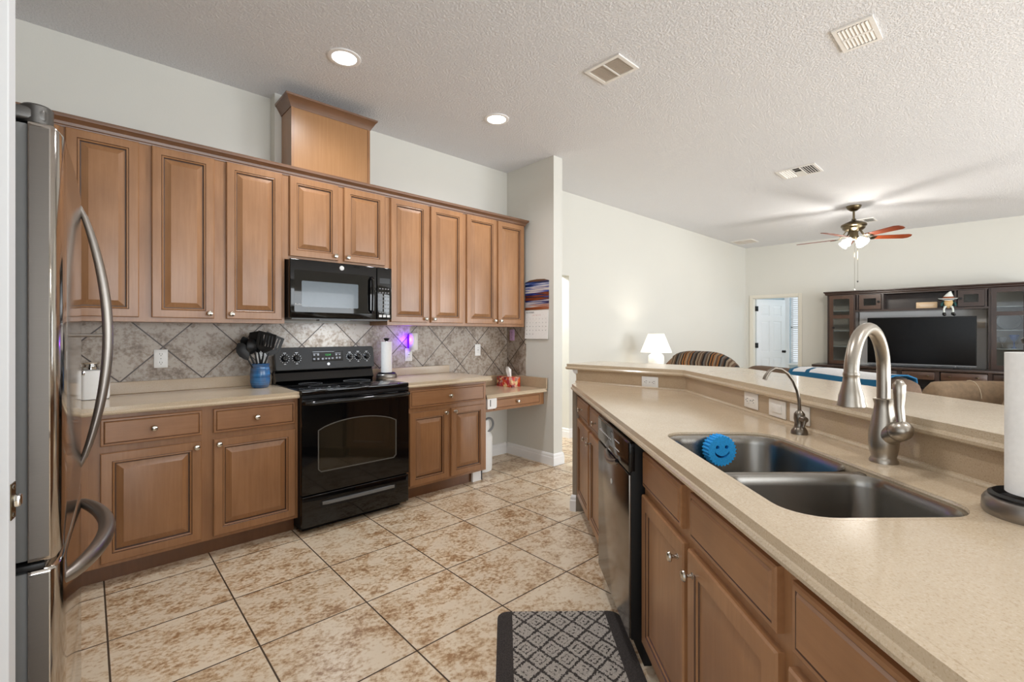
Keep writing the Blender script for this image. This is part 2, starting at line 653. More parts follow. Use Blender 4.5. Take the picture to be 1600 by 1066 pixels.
# ------------------------------------------------------------------ mesh helpers
class MB:
    """collects shapes and links them as ONE mesh object"""

    def __init__(s):
        s.bm = bmesh.new()

    def _tag(s, faces, slot):
        for f in faces:
            f.material_index = slot

    def box(s, x0, x1, y0, y1, z0, z1, bev=0.0, seg=2, slot=0, mat=None):
        bm = s.bm
        vs = [bm.verts.new((x, y, z)) for x in (x0, x1) for y in (y0, y1) for z in (z0, z1)]
        idx = ((0, 1, 3, 2), (4, 6, 7, 5), (0, 4, 5, 1), (2, 3, 7, 6), (0, 2, 6, 4), (1, 5, 7, 3))
        fs = [bm.faces.new([vs[i] for i in q]) for q in idx]
        s._tag(fs, slot)
        if mat is not None:
            bmesh.ops.transform(bm, matrix=mat, verts=vs)
        if bev > 0:
            es = list({e for f in fs for e in f.edges})
            bmesh.ops.bevel(bm, geom=es, offset=bev, segments=seg, affect='EDGES', profile=0.5, material=slot if slot else -1)
        return s

    def prism(s, pts, z0, z1, holes=(), slot=0, bottom=True, mat=None):
        bm = s.bm
        loops, allv = [], []
        for lp in [pts] + list(holes):
            top = [bm.verts.new((p[0], p[1], z1)) for p in lp]
            bot = [bm.verts.new((p[0], p[1], z0)) for p in lp]
            allv += top + bot
            n = len(lp)
            for i in range(n):
                j = (i + 1) % n
                f = bm.faces.new((top[i], top[j], bot[j], bot[i]))
                f.material_index = slot
            loops.append((top, bot))
        for k in ((0, 1) if bottom else (0,)):
            edges = []
            for lp in loops:
                v = lp[k]
                for i in range(len(v)):
                    e = bm.edges.get((v[i], v[(i + 1) % len(v)]))
                    edges.append(e)
            r = bmesh.ops.triangle_fill(bm, use_beauty=True, use_dissolve=False, edges=edges)
            for g in r['geom']:
                if isinstance(g, bmesh.types.BMFace):
                    g.material_index = slot
        if mat is not None:
            bmesh.ops.transform(bm, matrix=mat, verts=allv)
        return s

    def rings(s, rings, closed_u=True, caps=True, slot=0):
        """rings: lists of points of equal length; skins them into a tube"""
        bm = s.bm
        vr = [[bm.verts.new(p) for p in r] for r in rings]
        n = len(vr[0])
        for a, b in zip(vr, vr[1:]):
            for i in range(n if closed_u else n - 1):
                j = (i + 1) % n
                f = bm.faces.new((a[i], a[j], b[j], b[i]))
                f.material_index = slot
        if caps and closed_u:
            for r in (vr[0], vr[-1]):
                try:
                    f = bm.faces.new(r)
                    f.material_index = slot
                except ValueError:
                    pass
        return s

    def tube(s, path, rad, seg=12, slot=0, caps=True, sq=1.0, up=None):
        path = [Vector(p) for p in path]
        if not isinstance(rad, (list, tuple)):
            rad = [rad] * len(path)
        rings = []
        prev = None
        for i, p in enumerate(path):
            d = (path[min(i + 1, len(path) - 1)] - path[max(i - 1, 0)]).normalized()
            if prev is None:
                a = Vector(up) if up else (Vector((0, 0, 1)) if abs(d.z) < 0.9 else Vector((1, 0, 0)))
                u = d.cross(a).normalized()
            else:
                u = (prev - d * prev.dot(d)).normalized()
            prev = u
            v = d.cross(u)
            rings.append([p + (u * math.cos(t) + v * math.sin(t) * sq) * rad[i] for t in [2 * math.pi * k / seg for k in range(seg)]])
        return s.rings(rings, True, caps, slot)

    def lathe(s, prof, c=(0, 0, 0), seg=24, axis='Z', slot=0, mat=None, caps=True, sx=1.0, sy=1.0):
        rings = []
        for r, z in prof:
            ring = []
            for k in range(seg):
                t = 2 * math.pi * k / seg
                x, y = r * math.cos(t) * sx, r * math.sin(t) * sy
                p = {'Z': (x, y, z), 'Y': (x, z, y), 'X': (z, x, y)}[axis]
                p = Vector(p)
                if mat is not None:
                    p = mat @ p
                ring.append(p + Vector(c))
            rings.append(ring)
        return s.rings(rings, True, caps, slot)

    def sweep(s, path, prof, closed=False, side=1, slot=0, z=0.0):
        """profile (outward offset, height) swept along a plan polyline with mitred corners"""
        rings = []
        n = len(path)
        for i in range(n):
            rings.append([(q[0], q[1], z + pz) for (o, pz) in prof for q in [miter(path, i, o * side, closed)]])
        if closed:
            rings.append(rings[0])
        bm = s.bm
        vr = [[bm.verts.new(p) for p in r] for r in (rings[:-1] if closed else rings)]
        if closed:
            vr.append(vr[0])
        m = len(prof)
        for a, b in zip(vr, vr[1:]):
            for i in range(m):
                j = (i + 1) % m
                f = bm.faces.new((a[i], a[j], b[j], b[i]))
                f.material_index = slot
        if not closed:
            for r in (vr[0], vr[-1]):
                try:
                    f = bm.faces.new(r)
                    f.material_index = slot
                except ValueError:
                    pass
        return s

    def panel(s, x0, x1, z0, z1, loops, y=0.0, cap=True):
        """concentric rectangles (inset, depth, slot): a raised or recessed front facing -Y"""
        bm = s.bm
        vr = []
        for ins, dy, sl in loops:
            vr.append(([bm.verts.new(p) for p in ((x0 + ins, y + dy, z0 + ins), (x1 - ins, y + dy, z0 + ins), (x1 - ins, y + dy, z1 - ins), (x0 + ins, y + dy, z1 - ins))], sl))
        for (a, _), (b, sl) in zip(vr, vr[1:]):
            for i in range(4):
                j = (i + 1) % 4
                f = bm.faces.new((a[i], a[j], b[j], b[i]))
                f.material_index = sl
        bm.faces.new(vr[0][0])
        if cap:
            bm.faces.new(vr[-1][0])
        return s

    def xform(s, mat):
        bmesh.ops.transform(s.bm, matrix=mat, verts=s.bm.verts[:])
        return s

    def build(s, name, mat, parent=None, smooth=35, loc=None, rot=None):
        bm = s.bm
        bmesh.ops.recalc_face_normals(bm, faces=bm.faces[:])
        me = bpy.data.meshes.new(name)
        bm.to_mesh(me)
        bm.free()
        for m in (mat if isinstance(mat, (list, tuple)) else (mat,)):
            me.materials.append(M[m])
        if smooth:
            me.shade_smooth()
            me.set_sharp_from_angle(angle=R(smooth))
        o = bpy.data.objects.new(name, me)
        COL.objects.link(o)
        if parent is not None:
            o.parent = parent
        if loc is not None:
            o.location = loc
        if rot is not None:
            o.rotation_euler = rot
        return o


def miter(path, i, off, closed=False):
    n = len(path)
    p = Vector(path[i][:2])

    def nrm(a, b):
        d = (Vector(b[:2]) - Vector(a[:2])).normalized()
        return Vector((d.y, -d.x))
    if closed or 0 < i < n - 1:
        n1 = nrm(path[i - 1], path[i])
        n2 = nrm(path[i], path[(i + 1) % n])
    elif i == 0:
        n1 = n2 = nrm(path[0], path[1])
    else:
        n1 = n2 = nrm(path[-2], path[-1])
    m = (n1 + n2)
    m = m / max(1e-6, m.dot(n1))
    return p + m * off


def offset_path(path, off, closed=False):
    return [tuple(miter(path, i, off, closed)) for i in range(len(path))]


def rrect(x0, x1, y0, y1, r, seg=5):
    if not isinstance(r, (list, tuple)):
        r = [r] * 4
    pts = []
    for (cx, cy, a, q) in ((x1, y0, -90, r[0]), (x1, y1, 0, r[1]), (x0, y1, 90, r[2]), (x0, y0, 180, r[3])):
        sx = -1 if cx == x1 else 1
        sy = -1 if cy == y1 else 1
        for k in range(seg + 1):
            t = R(a + 90 * k / seg)
            pts.append((cx + sx * q + q * math.cos(t), cy + sy * q + q * math.sin(t)))
    return pts


def tag(o, label, cat, group=None):
    o['label'] = label
    o['category'] = cat
    if group:
        o['group'] = group
    return o


def struct(o):
    o['kind'] = 'structure'
    return o


def thing(name, label, cat, loc=(0, 0, 0), rz=0.0, group=None):
    o = bpy.data.objects.new(name, None)
    o.empty_display_size = 0.05
    COL.objects.link(o)
    o.location = loc
    o.rotation_euler = (0, 0, rz)
    return tag(o, label, cat, group)


def text_mesh(txt, size, depth=0.0004, align='CENTER'):
    cu = bpy.data.curves.new('lettering', 'FONT')
    cu.body = txt
    cu.size = size
    cu.align_x = align
    cu.extrude = depth
    cu.resolution_u = 2
    o = bpy.data.objects.new('lettering_tmp', cu)
    COL.objects.link(o)
    dg = bpy.context.evaluated_depsgraph_get()
    me = bpy.data.meshes.new_from_object(o.evaluated_get(dg))
    bpy.data.objects.remove(o)
    bpy.data.curves.remove(cu)
    return me


def lettering(txt, size, mat, parent, loc, rot, name='lettering', align='CENTER'):
    me = text_mesh(txt, size, align=align)
    me.materials.clear()
    me.materials.append(M[mat])
    o = bpy.data.objects.new(name, me)
    COL.objects.link(o)
    o.parent = parent
    o.location = loc
    o.rotation_euler = rot
    return o


def marks(name, mat, parent, boxes, y0, y1):
    for (x, z, a, b) in boxes:
        MB().box(x, x + a, y0, y1, z, z + b).build(name, mat, parent, smooth=0)


UPRIGHT = (R(90), 0, 0)      # lettering that faces -Y

# ------------------------------------------------------------------ room shell
NY, CEIL = 3.695, 3.0
TVA = R(93.7)                                   # direction of the far wall seen from the corner
TVO = Vector((9.794, NY))                       # far corner
TVU = Vector((-math.cos(TVA), -math.sin(TVA)))  # along the far wall, towards the right


def wallbox(name, x0, x1, y0, y1, z0, z1, mat='wall_paint'):
    return struct(MB().box(x0, x1, y0, y1, z0, z1).build(name, mat, smooth=0))


struct(MB().box(-3.2, 14.0, -4.3, 6.6, -0.12, 0).build('floor', 'floor_tile', smooth=0))
struct(MB().box(-3.2, 14.0, -4.3, 6.6, CEIL, CEIL + 0.12).build('ceiling', 'ceiling_texture', smooth=0))

# north wall with the hall opening next to the stub wall
m = MB()
m.box(-1.1, 3.44, NY, NY + 0.12, 0, CEIL)
m.box(3.44, 4.335, NY, NY + 0.12, 1.985, CEIL)
m.box(4.335, 9.95, NY, NY + 0.12, 0, CEIL)
m.box(0.985, 1.65, 3.585, NY, 2.39, CEIL)            # chase over the hood
struct(m.build('wall_north', 'wall_paint', smooth=0))
wallbox('wall_stub', 3.316, 3.44, 3.02, NY, 0, CEIL)
wallbox('wall_west', -1.1, -0.98, 1.42, NY, 0, CEIL)
m = MB()
m.box(-1.1, -0.98, 1.30, 1.42, 0, CEIL)
m.box(-1.1, -0.98, 0.35, 1.30, 2.06, CEIL)
m.box(-2.5, -0.98, 0.25, 0.35, 0, CEIL)
struct(m.build('wall_pantry', 'wall_paint', smooth=0))
m = MB()
m.box(-2.62, -2.5, -4.1, 0.35, 0, 0.3)
m.box(-2.62, -2.5, -4.1, 0.35, 2.3, CEIL)
m.box(-2.62, -2.5, 0.1, 0.35, 0.3, 2.3)
m.box(-2.62, -2.5, -4.1, -2.5, 0.3, 2.3)
struct(m.build('wall_behind', 'wall_paint', smooth=0))
# south wall with three glazed openings
m = MB()
xs = [(-2.62, -0.35), (1.95, 2.6), (4.6, 5.2), (7.7, 10.7)]
for a, b in xs:
    m.box(a, b, -4.1, -3.98, 0, CEIL)
for a, b in ((-0.35, 1.95), (2.6, 4.6), (5.2, 7.7)):
    m.box(a, b, -4.1, -3.98, 2.2, CEIL)
struct(m.build('wall_south', 'wall_paint', smooth=0))
for i, (a, b) in enumerate(((-0.35, 1.95), (2.6, 4.6), (5.2, 7.7))):
    w = MB()
    for x in (a, (a + b) / 2 - 0.03, b - 0.06):
        w.box(x, x + 0.06, -4.07, -4.01, 0.06, 2.2)
    w.box(a, b, -4.07, -4.01, 0.0, 0.06).box(a, b, -4.07, -4.01, 2.14, 2.2)
    struct(w.build('window_%d' % (i + 1), 'trim_white', smooth=0))
# far wall (television wall) with the bedroom door opening, in its own frame
rot_tv = math.atan2(TVU.y, TVU.x)
TVM = Matrix.Translation((TVO.x, TVO.y, 0)) @ Matrix.Rotation(rot_tv, 4, 'Z')   # x along the wall, y into the bedroom


def tvpt(s, off, z=0.0):
    """point of the far wall: s along it, off metres in front of it"""
    return TVM @ Vector((s, off, z))


OY = 1 if (TVM @ Vector((0, 1, 0))).x > TVO.x else -1   # +1: local +y goes beyond the wall
m = MB()
D0, D1, DH = 0.135, 0.932, 1.985
m.box(-0.3, D0, 0, 0.12 * OY, 0, CEIL)
m.box(D0, D1, 0, 0.12 * OY, DH, CEIL)
m.box(D1, 7.9, 0, 0.12 * OY, 0, CEIL)
m.xform(TVM)
struct(m.build('wall_east', 'wall_paint', smooth=0))
# door casing on the far wall
m = MB()
F = -OY
cz = 0.055
for (a, b, z0, z1) in ((D0 - cz, D0, 0, DH + cz), (D1, D1 + cz, 0, DH + cz), (D0, D1, DH, DH + cz)):
    m.box(a, b, 0, 0.018 * F, z0, z1, 0.004)
for (a, b, z0, z1) in ((D0, D0 + 0.012, 0, DH), (D1 - 0.012, D1, 0, DH), (D0, D1, DH - 0.012, DH)):
    m.box(a, b, 0, 0.12 * OY, z0, z1)
m.xform(TVM)
struct(m.build('trim_1', 'casing_cream', smooth=0))
# bedroom beyond
m = MB()
m.box(9.9, 12.6, 4.9, 5.0, 0, CEIL)
m.box(12.5, 12.6, 3.68, 5.0, 0, CEIL)
m.box(12.5, 12.6, 1.0, 2.72, 0, CEIL)
m.box(12.5, 12.6, 2.72, 3.68, 0, 0.57)
m.box(12.5, 12.6, 2.72, 3.68, 2.3, CEIL)
m.box(10.3, 12.6, 0.9, 1.0, 0, CEIL)
struct(m.build('wall_bedroom', 'bedroom_blue', smooth=0))
m = MB()
m.box(12.44, 12.5, 3.70, 3.80, 0, 2.2, 0.004)
m.box(12.42, 12.5, 2.64, 3.72, 0.53, 0.57, 0.004)
struct(m.build('trim_2', 'trim_white', smooth=0))
m = MB()
for z in [0.6 + 0.05 * k for k in range(34)]:
    m.box(12.455, 12.497, 2.74, 3.66, z, z + 0.003, mat=Matrix.Translation((12.476, 0, z)) @ Matrix.Rotation(R(32), 4, 'Y') @ Matrix.Translation((-12.476, 0, -z)))
m.box(12.46, 12.50, 2.74, 3.66, 2.26, 2.3)
m.box(12.46, 12.49, 2.74, 3.66, 0.575, 0.595)
for y in (2.95, 3.45):
    m.box(12.475, 12.478, y, y + 0.004, 0.6, 2.28)
tag(m.build('window_blinds', 'blind_white', smooth=0), 'white slatted blinds over the bedroom window seen through the far doorway', 'blinds')
m = MB()
m.box(12.53, 12.57, 2.72, 2.76, 0.57, 2.3).box(12.53, 12.57, 3.64, 3.68, 0.57, 2.3).box(12.53, 12.57, 2.72, 3.68, 0.57, 0.61)
m.box(12.53, 12.57, 2.72, 3.68, 2.26, 2.3).box(12.53, 12.57, 2.72, 3.68, 1.42, 1.46)
struct(m.build('window_4', 'trim_white', smooth=0))
# hall beyond the opening
m = MB()
m.box(2.2, 6.0, 6.2, 6.3, 0, CEIL)
m.box(2.1, 2.2, NY + 0.12, 6.3, 0, CEIL)
m.box(6.0, 6.1, NY + 0.12, 6.3, 0, CEIL)
struct(m.build('wall_hall', 'wall_paint', smooth=0))

# skirting boards
SK = [(0, 0), (0.016, 0), (0.016, 0.075), (0.012, 0.082), (0.012, 0.10), (0.006, 0.112), (0.0, 0.116)]


def skirting(name, path, side=1):
    return struct(MB().sweep(path, SK, side=side).build(name, 'trim_white', smooth=20))


skirting('baseboard_stub', [(3.316, 3.69), (3.316, 3.02), (3.44, 3.02), (3.44, 3.815)], 1)
skirting('baseboard_north', [(2.54, NY), (3.30, NY)], 1)
skirting('baseboard_living', [(4.335, 3.815), (4.335, NY), (9.78, NY)], 1)
a, b = tvpt(D1 + cz, 0), tvpt(7.6, 0)
skirting('baseboard_east', [(a.x, a.y), (b.x, b.y)], 1)
m = MB().box(2.432, 2.538, 3.150, 3.176, 0, 0.088, 0.003)
m.box(2.520, 2.538, 3.150, 3.30, 0, 0.088, 0.003)
struct(m.build('trim_3', 'trim_white', smooth=0))

# backsplash tiles
struct(MB().box(-0.97, 2.545, NY - 0.011, NY, 0.90, 1.36).box(2.545, 3.316, NY - 0.011, NY, 0.75, 1.36).build('wall_tiles_north', 'splash_north', smooth=0))
struct(MB().box(3.306, 3.316, 3.40, NY - 0.011, 0.75, 1.355).build('wall_tiles_stub', 'splash_east', smooth=0))

# ---- doors
def six_panel(name, W_, H_, T_=0.035, mat='door_white'):
    """leaf: x 0..W, y -T/2..T/2, both faces with six panels"""
    m = MB()
    st, ml = 0.105, 0.09
    rows = ((0.2, 0.78), (0.9, 1.52), (1.63, H_ - 0.12))
    cols = ((st, (W_ - ml) / 2), ((W_ + ml) / 2, W_ - st))
    m.box(0, W_, -T_ / 2 + 0.008, T_ / 2 - 0.008, 0, H_)
    for sgn in (-1, 1):
        y0, y1 = sorted((sgn * T_ / 2, sgn * (T_ / 2 - 0.009)))
        xs_ = [0, cols[0][0], cols[0][1], cols[1][0], cols[1][1], W_]
        for a, b in ((0, st), (cols[0][1], cols[1][0]), (W_ - st, W_)):
            m.box(a, b, y0, y1, 0, H_)
        zr = [0] + [z for r in rows for z in r] + [H_]
        for k in range(0, len(zr), 2):
            for a, b in cols:
                m.box(a, b, y0, y1, zr[k], zr[k + 1])
        for a, b in cols:
            for z0, z1 in rows:
                f = MB()
                yy = sgn * (T_ / 2 - 0.009)
                d = sgn * 0.006
                vs = []
                for ins, dy in ((0.012, 0), (0.04, d)):
                    vs.append([m.bm.verts.new(p) for p in ((a + ins, yy + dy, z0 + ins), (b - ins, yy + dy, z0 + ins), (b - ins, yy + dy, z1 - ins), (a + ins, yy + dy, z1 - ins))])
                for i in range(4):
                    m.bm.faces.new((vs[0][i], vs[0][(i + 1) % 4], vs[1][(i + 1) % 4], vs[1][i]))
                m.bm.faces.new(vs[1])
                f.bm.free()
    return m


# bedroom door, swung into the bedroom
hinge = tvpt(D0 + 0.02, 0.135 * OY)
leafdir = (TVU * math.cos(R(62)) + Vector((TVM @ Vector((0, OY, 0)) - TVM @ Vector((0, 0, 0)))[:2]) * math.sin(R(62)))
door = six_panel('door_1', 0.75, 1.96).build('door_1', 'door_white', smooth=0, loc=(hinge.x, hinge.y, 0.012), rot=(0, 0, math.atan2(leafdir.y, leafdir.x)))
struct(door)
for sgn in (-1, 1):
    k = MB().lathe([(0.026, 0), (0.026, 0.006), (0.009, 0.01), (0.009, 0.03), (0.024, 0.036), (0.028, 0.05), (0.02, 0.062), (0.004, 0.066)], (0.685, 0.0175 * sgn, 0.9), 16, 'Y',
                   mat=Matrix.Diagonal((1, sgn, 1, 1)))
    k.build('door_knob', 'black_matte', door)
for z in (0.25, 0.98, 1.72):
    MB().box(-0.03, 0.035, -0.026, -0.0165, z, z + 0.1, 0.002).build('hinge', 'black_matte', door)
    MB().box(-0.03, -0.002, -0.021, 0.02, z, z + 0.1, 0.002).build('hinge', 'black_matte', door)
# pantry door leaf standing open at the very left of the view
ang = R(8.5)
door = MB().box(-0.76, 0, 0, 0.035, 0.01, 2.03, 0.002).build('door_2', 'door_paint', smooth=0, loc=(-0.096, 1.12, 0), rot=(0, 0, -ang))
struct(door)
MB().box(0, 0.0015, 0.006, 0.029, 0.965, 1.025).build('latch_plate', 'bronze', door)
m = MB()
m.box(0, 0.011, 0.010, 0.025, 0.985, 1.005, 0.003)
m.build('latch_bolt', 'chrome', door)
for z in (0.972, 1.018):
    MB().lathe([(0.004, 0), (0.004, 0.001), (0.001, 0.0016)], (0.0015, 0.0175, z), 10, 'X').build('screw', 'chrome', door)
MB().lathe([(0.03, 0), (0.03, -0.006), (0.012, -0.01), (0.012, -0.03), (0.027, -0.038), (0.03, -0.052), (0.02, -0.064), (0.002, -0.066)], (-0.065, 0, 0.995), 18, 'Y').build('door_knob', 'nickel', door)

# ------------------------------------------------------------------ cabinets
G = 1   # material slot of the dark glaze in the grooves
DOOR_LOOPS = [(0.0, 0.020, 0), (0.0, 0.005, 0), (0.004, 0.0005, 0), (0.010, 0.0, 0), (0.044, 0.0, 0), (0.0465, 0.004, G), (0.051, 0.0025, 0), (0.055, 0.005, 0),
              (0.057, 0.0125, G), (0.061, 0.013, G), (0.088, 0.002, 0), (0.0895, 0.0005, 0), (0.093, 0.0, 0)]
DRAWER_LOOPS = [(0.0, 0.020, 0), (0.0, 0.006, 0), (0.004, 0.003, 0), (0.012, 0.0025, 0), (0.0145, 0.0045, G), (0.019, 0.0, 0), (0.024, 0.0, 0)]
PEN_DOOR_LOOPS = [(0.0, 0.020, 0), (0.0, 0.005, 0), (0.004, 0.0005, 0), (0.010, 0.0, 0), (0.048, 0.0, 0), (0.051, 0.0035, G), (0.056, 0.003, 0), (0.060, 0.006, 0),
                  (0.063, 0.010, G), (0.069, 0.0105, 0), (0.11, 0.0075, 0), (0.113, 0.0075, 0)]

_knob = None


def knob(parent, x, z, name='knob', y=0.0):
    global _knob
    if _knob is None:
        _knob = MB().lathe([(0.0085, 0), (0.0085, -0.002), (0.0052, -0.004), (0.0046, -0.014), (0.0075, -0.018), (0.0145, -0.021), (0.0158, -0.025), (0.013, -0.0295), (0.006, -0.0315), (0.001, -0.032)],
                           (0, 0, 0), 18, 'Y').build('knob', 'knob_nickel', parent)
        o = _knob
    else:
        o = _knob.copy()
        COL.objects.link(o)
        o.parent = parent
    o.location = (x, y, z)
    return o


def cabinet(name, label, cat, loc, rz, W_, z0, z1, depth, doors=(), drawers=(), toe=0.0, frame_y=0.02, loops=DOOR_LOOPS, group=None, toeset=0.075, body='maple', hollow=False):
    """x 0..W along the front, door faces at y=0, carcass behind; doors and drawers: (x0, x1, z0, z1, knob x or None, knob z)"""
    t = thing(name, label, cat, loc, rz, group)
    m = MB()
    if hollow:
        m.prism([(0, frame_y), (W_, frame_y), (W_, depth), (0, depth)], z0 + toe, z1,
                [[(0.018, frame_y + 0.02), (W_ - 0.018, frame_y + 0.02), (W_ - 0.018, depth - 0.012), (0.018, depth - 0.012)]])
        m.box(0.018, W_ - 0.018, frame_y + 0.02, depth - 0.012, z0 + toe, z0 + toe + 0.018)
    else:
        m.box(0, W_, frame_y, depth, z0 + toe, z1)
    m.build('carcass', body, t, smooth=0)
    if toe:
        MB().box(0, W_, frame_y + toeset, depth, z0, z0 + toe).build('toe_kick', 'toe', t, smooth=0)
    for (x0, x1, a, b, kx, kz) in drawers:
        d = MB().panel(x0, x1, a, b, DRAWER_LOOPS).build('drawer', ('maple_rail', 'glaze'), t, smooth=25)
        if kx is not None:
            knob(d, kx, kz)
    for (x0, x1, a, b, kx, kz) in doors:
        d = MB().panel(x0, x1, a, b, loops).build('door', ('maple', 'glaze'), t, smooth=25)
        if kx is not None:
            knob(d, kx, kz, y=0.0)
    return t


CT = 0.908        # height of the north worktops
YF = 3.085        # faces of the north base doors
CB = CT - 0.04
DZ = (0.12, 0.674)
RZ = (0.708, 0.846)
# base cabinets of the north wall
cabinet('base_cabinet', 'brown maple base cabinet left of the black range, two drawers over two doors', 'cabinet', (0.0, YF, 0), 0, 0.988, 0, CB, 0.595,
        doors=((0.045, 0.47, *DZ, 0.445, 0.645), (0.527, 0.97, *DZ, 0.552, 0.645)),
        drawers=((0.045, 0.472, *RZ, 0.258, 0.777), (0.527, 0.968, *RZ, 0.747, 0.777)), toe=0.1, group='base cabinets under the worktops')
cabinet('base_cabinet', 'brown maple corner base cabinet behind the steel refrigerator, left of the two-drawer one', 'cabinet', (-0.96, YF, 0), 0, 0.96, 0, CB, 0.595,
        doors=((0.49, 0.92, *DZ, 0.515, 0.645),), drawers=((0.49, 0.92, *RZ, 0.705, 0.777),), toe=0.1, group='base cabinets under the worktops')
cabinet('base_cabinet', 'brown maple base cabinet right of the black range, one wide drawer over two doors', 'cabinet', (1.765, YF, 0), 0, 0.775, 0, CB, 0.595,
        doors=((0.022, 0.372, *DZ, 0.342, 0.645), (0.402, 0.748, *DZ, 0.432, 0.645)),
        drawers=((0.022, 0.748, *RZ, 0.385, 0.777),), toe=0.1, group='base cabinets under the worktops')
# desk apron with its drawer
t = cabinet('desk_apron', 'shallow brown wood apron with one drawer under the low desk top', 'cabinet', (2.545, 3.128, 0), 0, 0.766, 0.585, 0.708, 0.54,
            drawers=((0.118, 0.70, 0.600, 0.702, 0.392, 0.652),))
# uppers
YU = 3.355
UB, UT = 1.345, 2.385
UZ = (1.37, 2.36)


def upper(label, x0, x1, doors, zb=UB):
    return cabinet('upper_cabinet', label, 'cabinet', (x0, YU, 0), 0, x1 - x0, zb, UT, NY - 0.011 - YU, group='cabinets on the wall above the worktops',
                   doors=[(a - x0, b - x0, z0, z1, None if k is None else k - x0, z0 + 0.03) for (a, b, z0, z1, k) in doors])


upper('tall brown wall cabinet at the far left, partly hidden by the refrigerator and its handle', -0.96, 0.243, ((-0.50, -0.11, *UZ, -0.14), (-0.088, 0.213, *UZ, None)))
upper('tall brown two-door wall cabinet over the blue utensil crock, left of the microwave', 0.243, 0.988, ((0.27, 0.577, *UZ, 0.55), (0.642, 0.968, *UZ, 0.668)))
upper('short brown two-door wall cabinet above the black microwave', 0.988, 1.752, ((1.017, 1.353, 1.81, 2.36, 1.328), (1.396, 1.724, 1.81, 2.36, 1.42)), 1.787)
upper('tall brown two-door wall cabinet over the purple night light, right of the microwave', 1.752, 2.506, ((1.774, 2.117, *UZ, 2.092), (2.148, 2.484, *UZ, 2.174)))
upper('tall brown two-door wall cabinet above the desk beside the wall calendar', 2.506, 3.262, ((2.527, 2.878, *UZ, 2.853), (2.902, 3.240, *UZ, 2.927)))
CROWN = [(0.0, 0), (0.004, 0), (0.006, 0.008), (0.011, 0.012), (0.014, 0.026), (0.026, 0.040), (0.034, 0.044), (0.036, 0.056), (0.036, 0.062), (0.0, 0.062)]
tag(MB().sweep([(-0.97, YU + 0.0195), (3.2625, YU + 0.0195), (3.2625, NY - 0.012)], CROWN, z=2.36).build('crown_molding', 'crown', smooth=25),
    'long dark brown crown molding along the tops of the wall cabinets', 'molding')
# hood chimney box
t = thing('hood_box', 'light brown wooden chimney box standing on the wall cabinets above the microwave', 'hood', (1.03, 3.37, 2.386))
w = 0.572
MB().box(0.0185, w - 0.0185, 0.0, 0.06, 0, 0.49).build('front_panel', 'hoodwood', t, smooth=0)
MB().box(0.0, 0.018, -0.004, 0.212, 0, 0.49).build('side_panel', 'maple', t, smooth=0)
MB().box(w - 0.018, w, -0.004, 0.212, 0, 0.49).build('side_panel', 'maple', t, smooth=0)
m = MB()
m.sweep([(0, 0.212), (0, 0), (w, 0), (w, 0.212)], [(-0.012, 0), (0.004, 0), (0.010, 0.012), (0.016, 0.022), (0.036, 0.056), (0.044, 0.062), (0.046, 0.075), (-0.012, 0.075)], z=0.455)
m.box(0.01, w - 0.01, 0.01, 0.21, 0.48, 0.52)
m.build('crown_molding', 'crown', t, smooth=25)

# ------------------------------------------------------------------ worktops
EDGE = [(-0.03, 0), (-0.017, 0), (-0.015, -0.004), (-0.010, -0.004), (-0.004, -0.007), (-0.001, -0.012), (-0.004, -0.018), (0.004, -0.022), (0.008, -0.029), (0.006, -0.037), (0.0, -0.041), (-0.03, -0.041)]


def worktop(name, label, poly, edge_path, z, th=0.04, splash=None, holes=(), mat='counter'):
    m = MB()
    m.prism(poly, z - th, z, holes)
    m.sweep(edge_path, [(a, b * th / 0.041) for a, b in EDGE], z=z + 0.0002)
    o = m.build(name, mat, smooth=20)
    tag(o, label, 'worktop')
    for (nm, b) in (splash or ()):
        b.build(nm, 'counter_splash' if mat == 'counter' else mat, o, smooth=20)
    return o


EY = 3.062
ys = NY - 0.012
worktop('countertop', 'beige solid-surface worktop left of the range, carrying the blue utensil crock',
        [(-0.97, EY), (0.985, EY), (0.985, ys), (-0.97, ys)], [(-0.97, EY), (0.985, EY)], CT,
        splash=[('backsplash_strip', MB().box(-0.97, 0.985, ys - 0.018, ys, CT, 0.982, 0.003))])
worktop('countertop', 'beige solid-surface worktop right of the range under the purple night light',
        [(1.752, EY), (2.565, EY), (2.565, ys), (1.752, ys)], [(1.752, EY), (2.565, EY), (2.565, ys)], CT,
        splash=[('backsplash_strip', MB().box(1.752, 2.55, ys - 0.018, ys, CT, 0.977, 0.003))])
worktop('countertop', 'low beige desk top with a tissue box, between the right base cabinet and stub wall',
        [(2.545, 3.10), (3.304, 3.10), (3.304, ys), (2.545, ys)], [(2.545, 3.10), (3.304, 3.10)], 0.742, 0.034,
        splash=[('backsplash_strip', MB().box(2.545, 3.286, ys - 0.018, ys, 0.742, 0.845, 0.003)), ('side_splash', MB().box(3.286, 3.304, 3.09, ys, 0.742, 0.845, 0.003))])

# ------------------------------------------------------------------ peninsula (frame: x along its front towards the viewer, y towards the bar)
PO = Vector((2.573, 2.166))
PD = Vector((-0.6653, -0.7466))
PROT = math.atan2(PD.y, PD.x)
PM = Matrix.Translation((PO.x, PO.y, 0)) @ Matrix.Rotation(PROT, 4, 'Z')
PCT, BARZ = 0.914, 1.048
SEND = 3.5
INNER = [(SEND, 0.668), (0.435, 0.668), (-0.132, 0.059)]


def pen(o):
    o.matrix_world = PM @ o.matrix_world
    return o


def penthing(name, label, cat, x, y, z=0.0, rz=0.0, group=None):
    p = PM @ Vector((x, y, z))
    return thing(name, label, cat, p, PROT + rz, group)


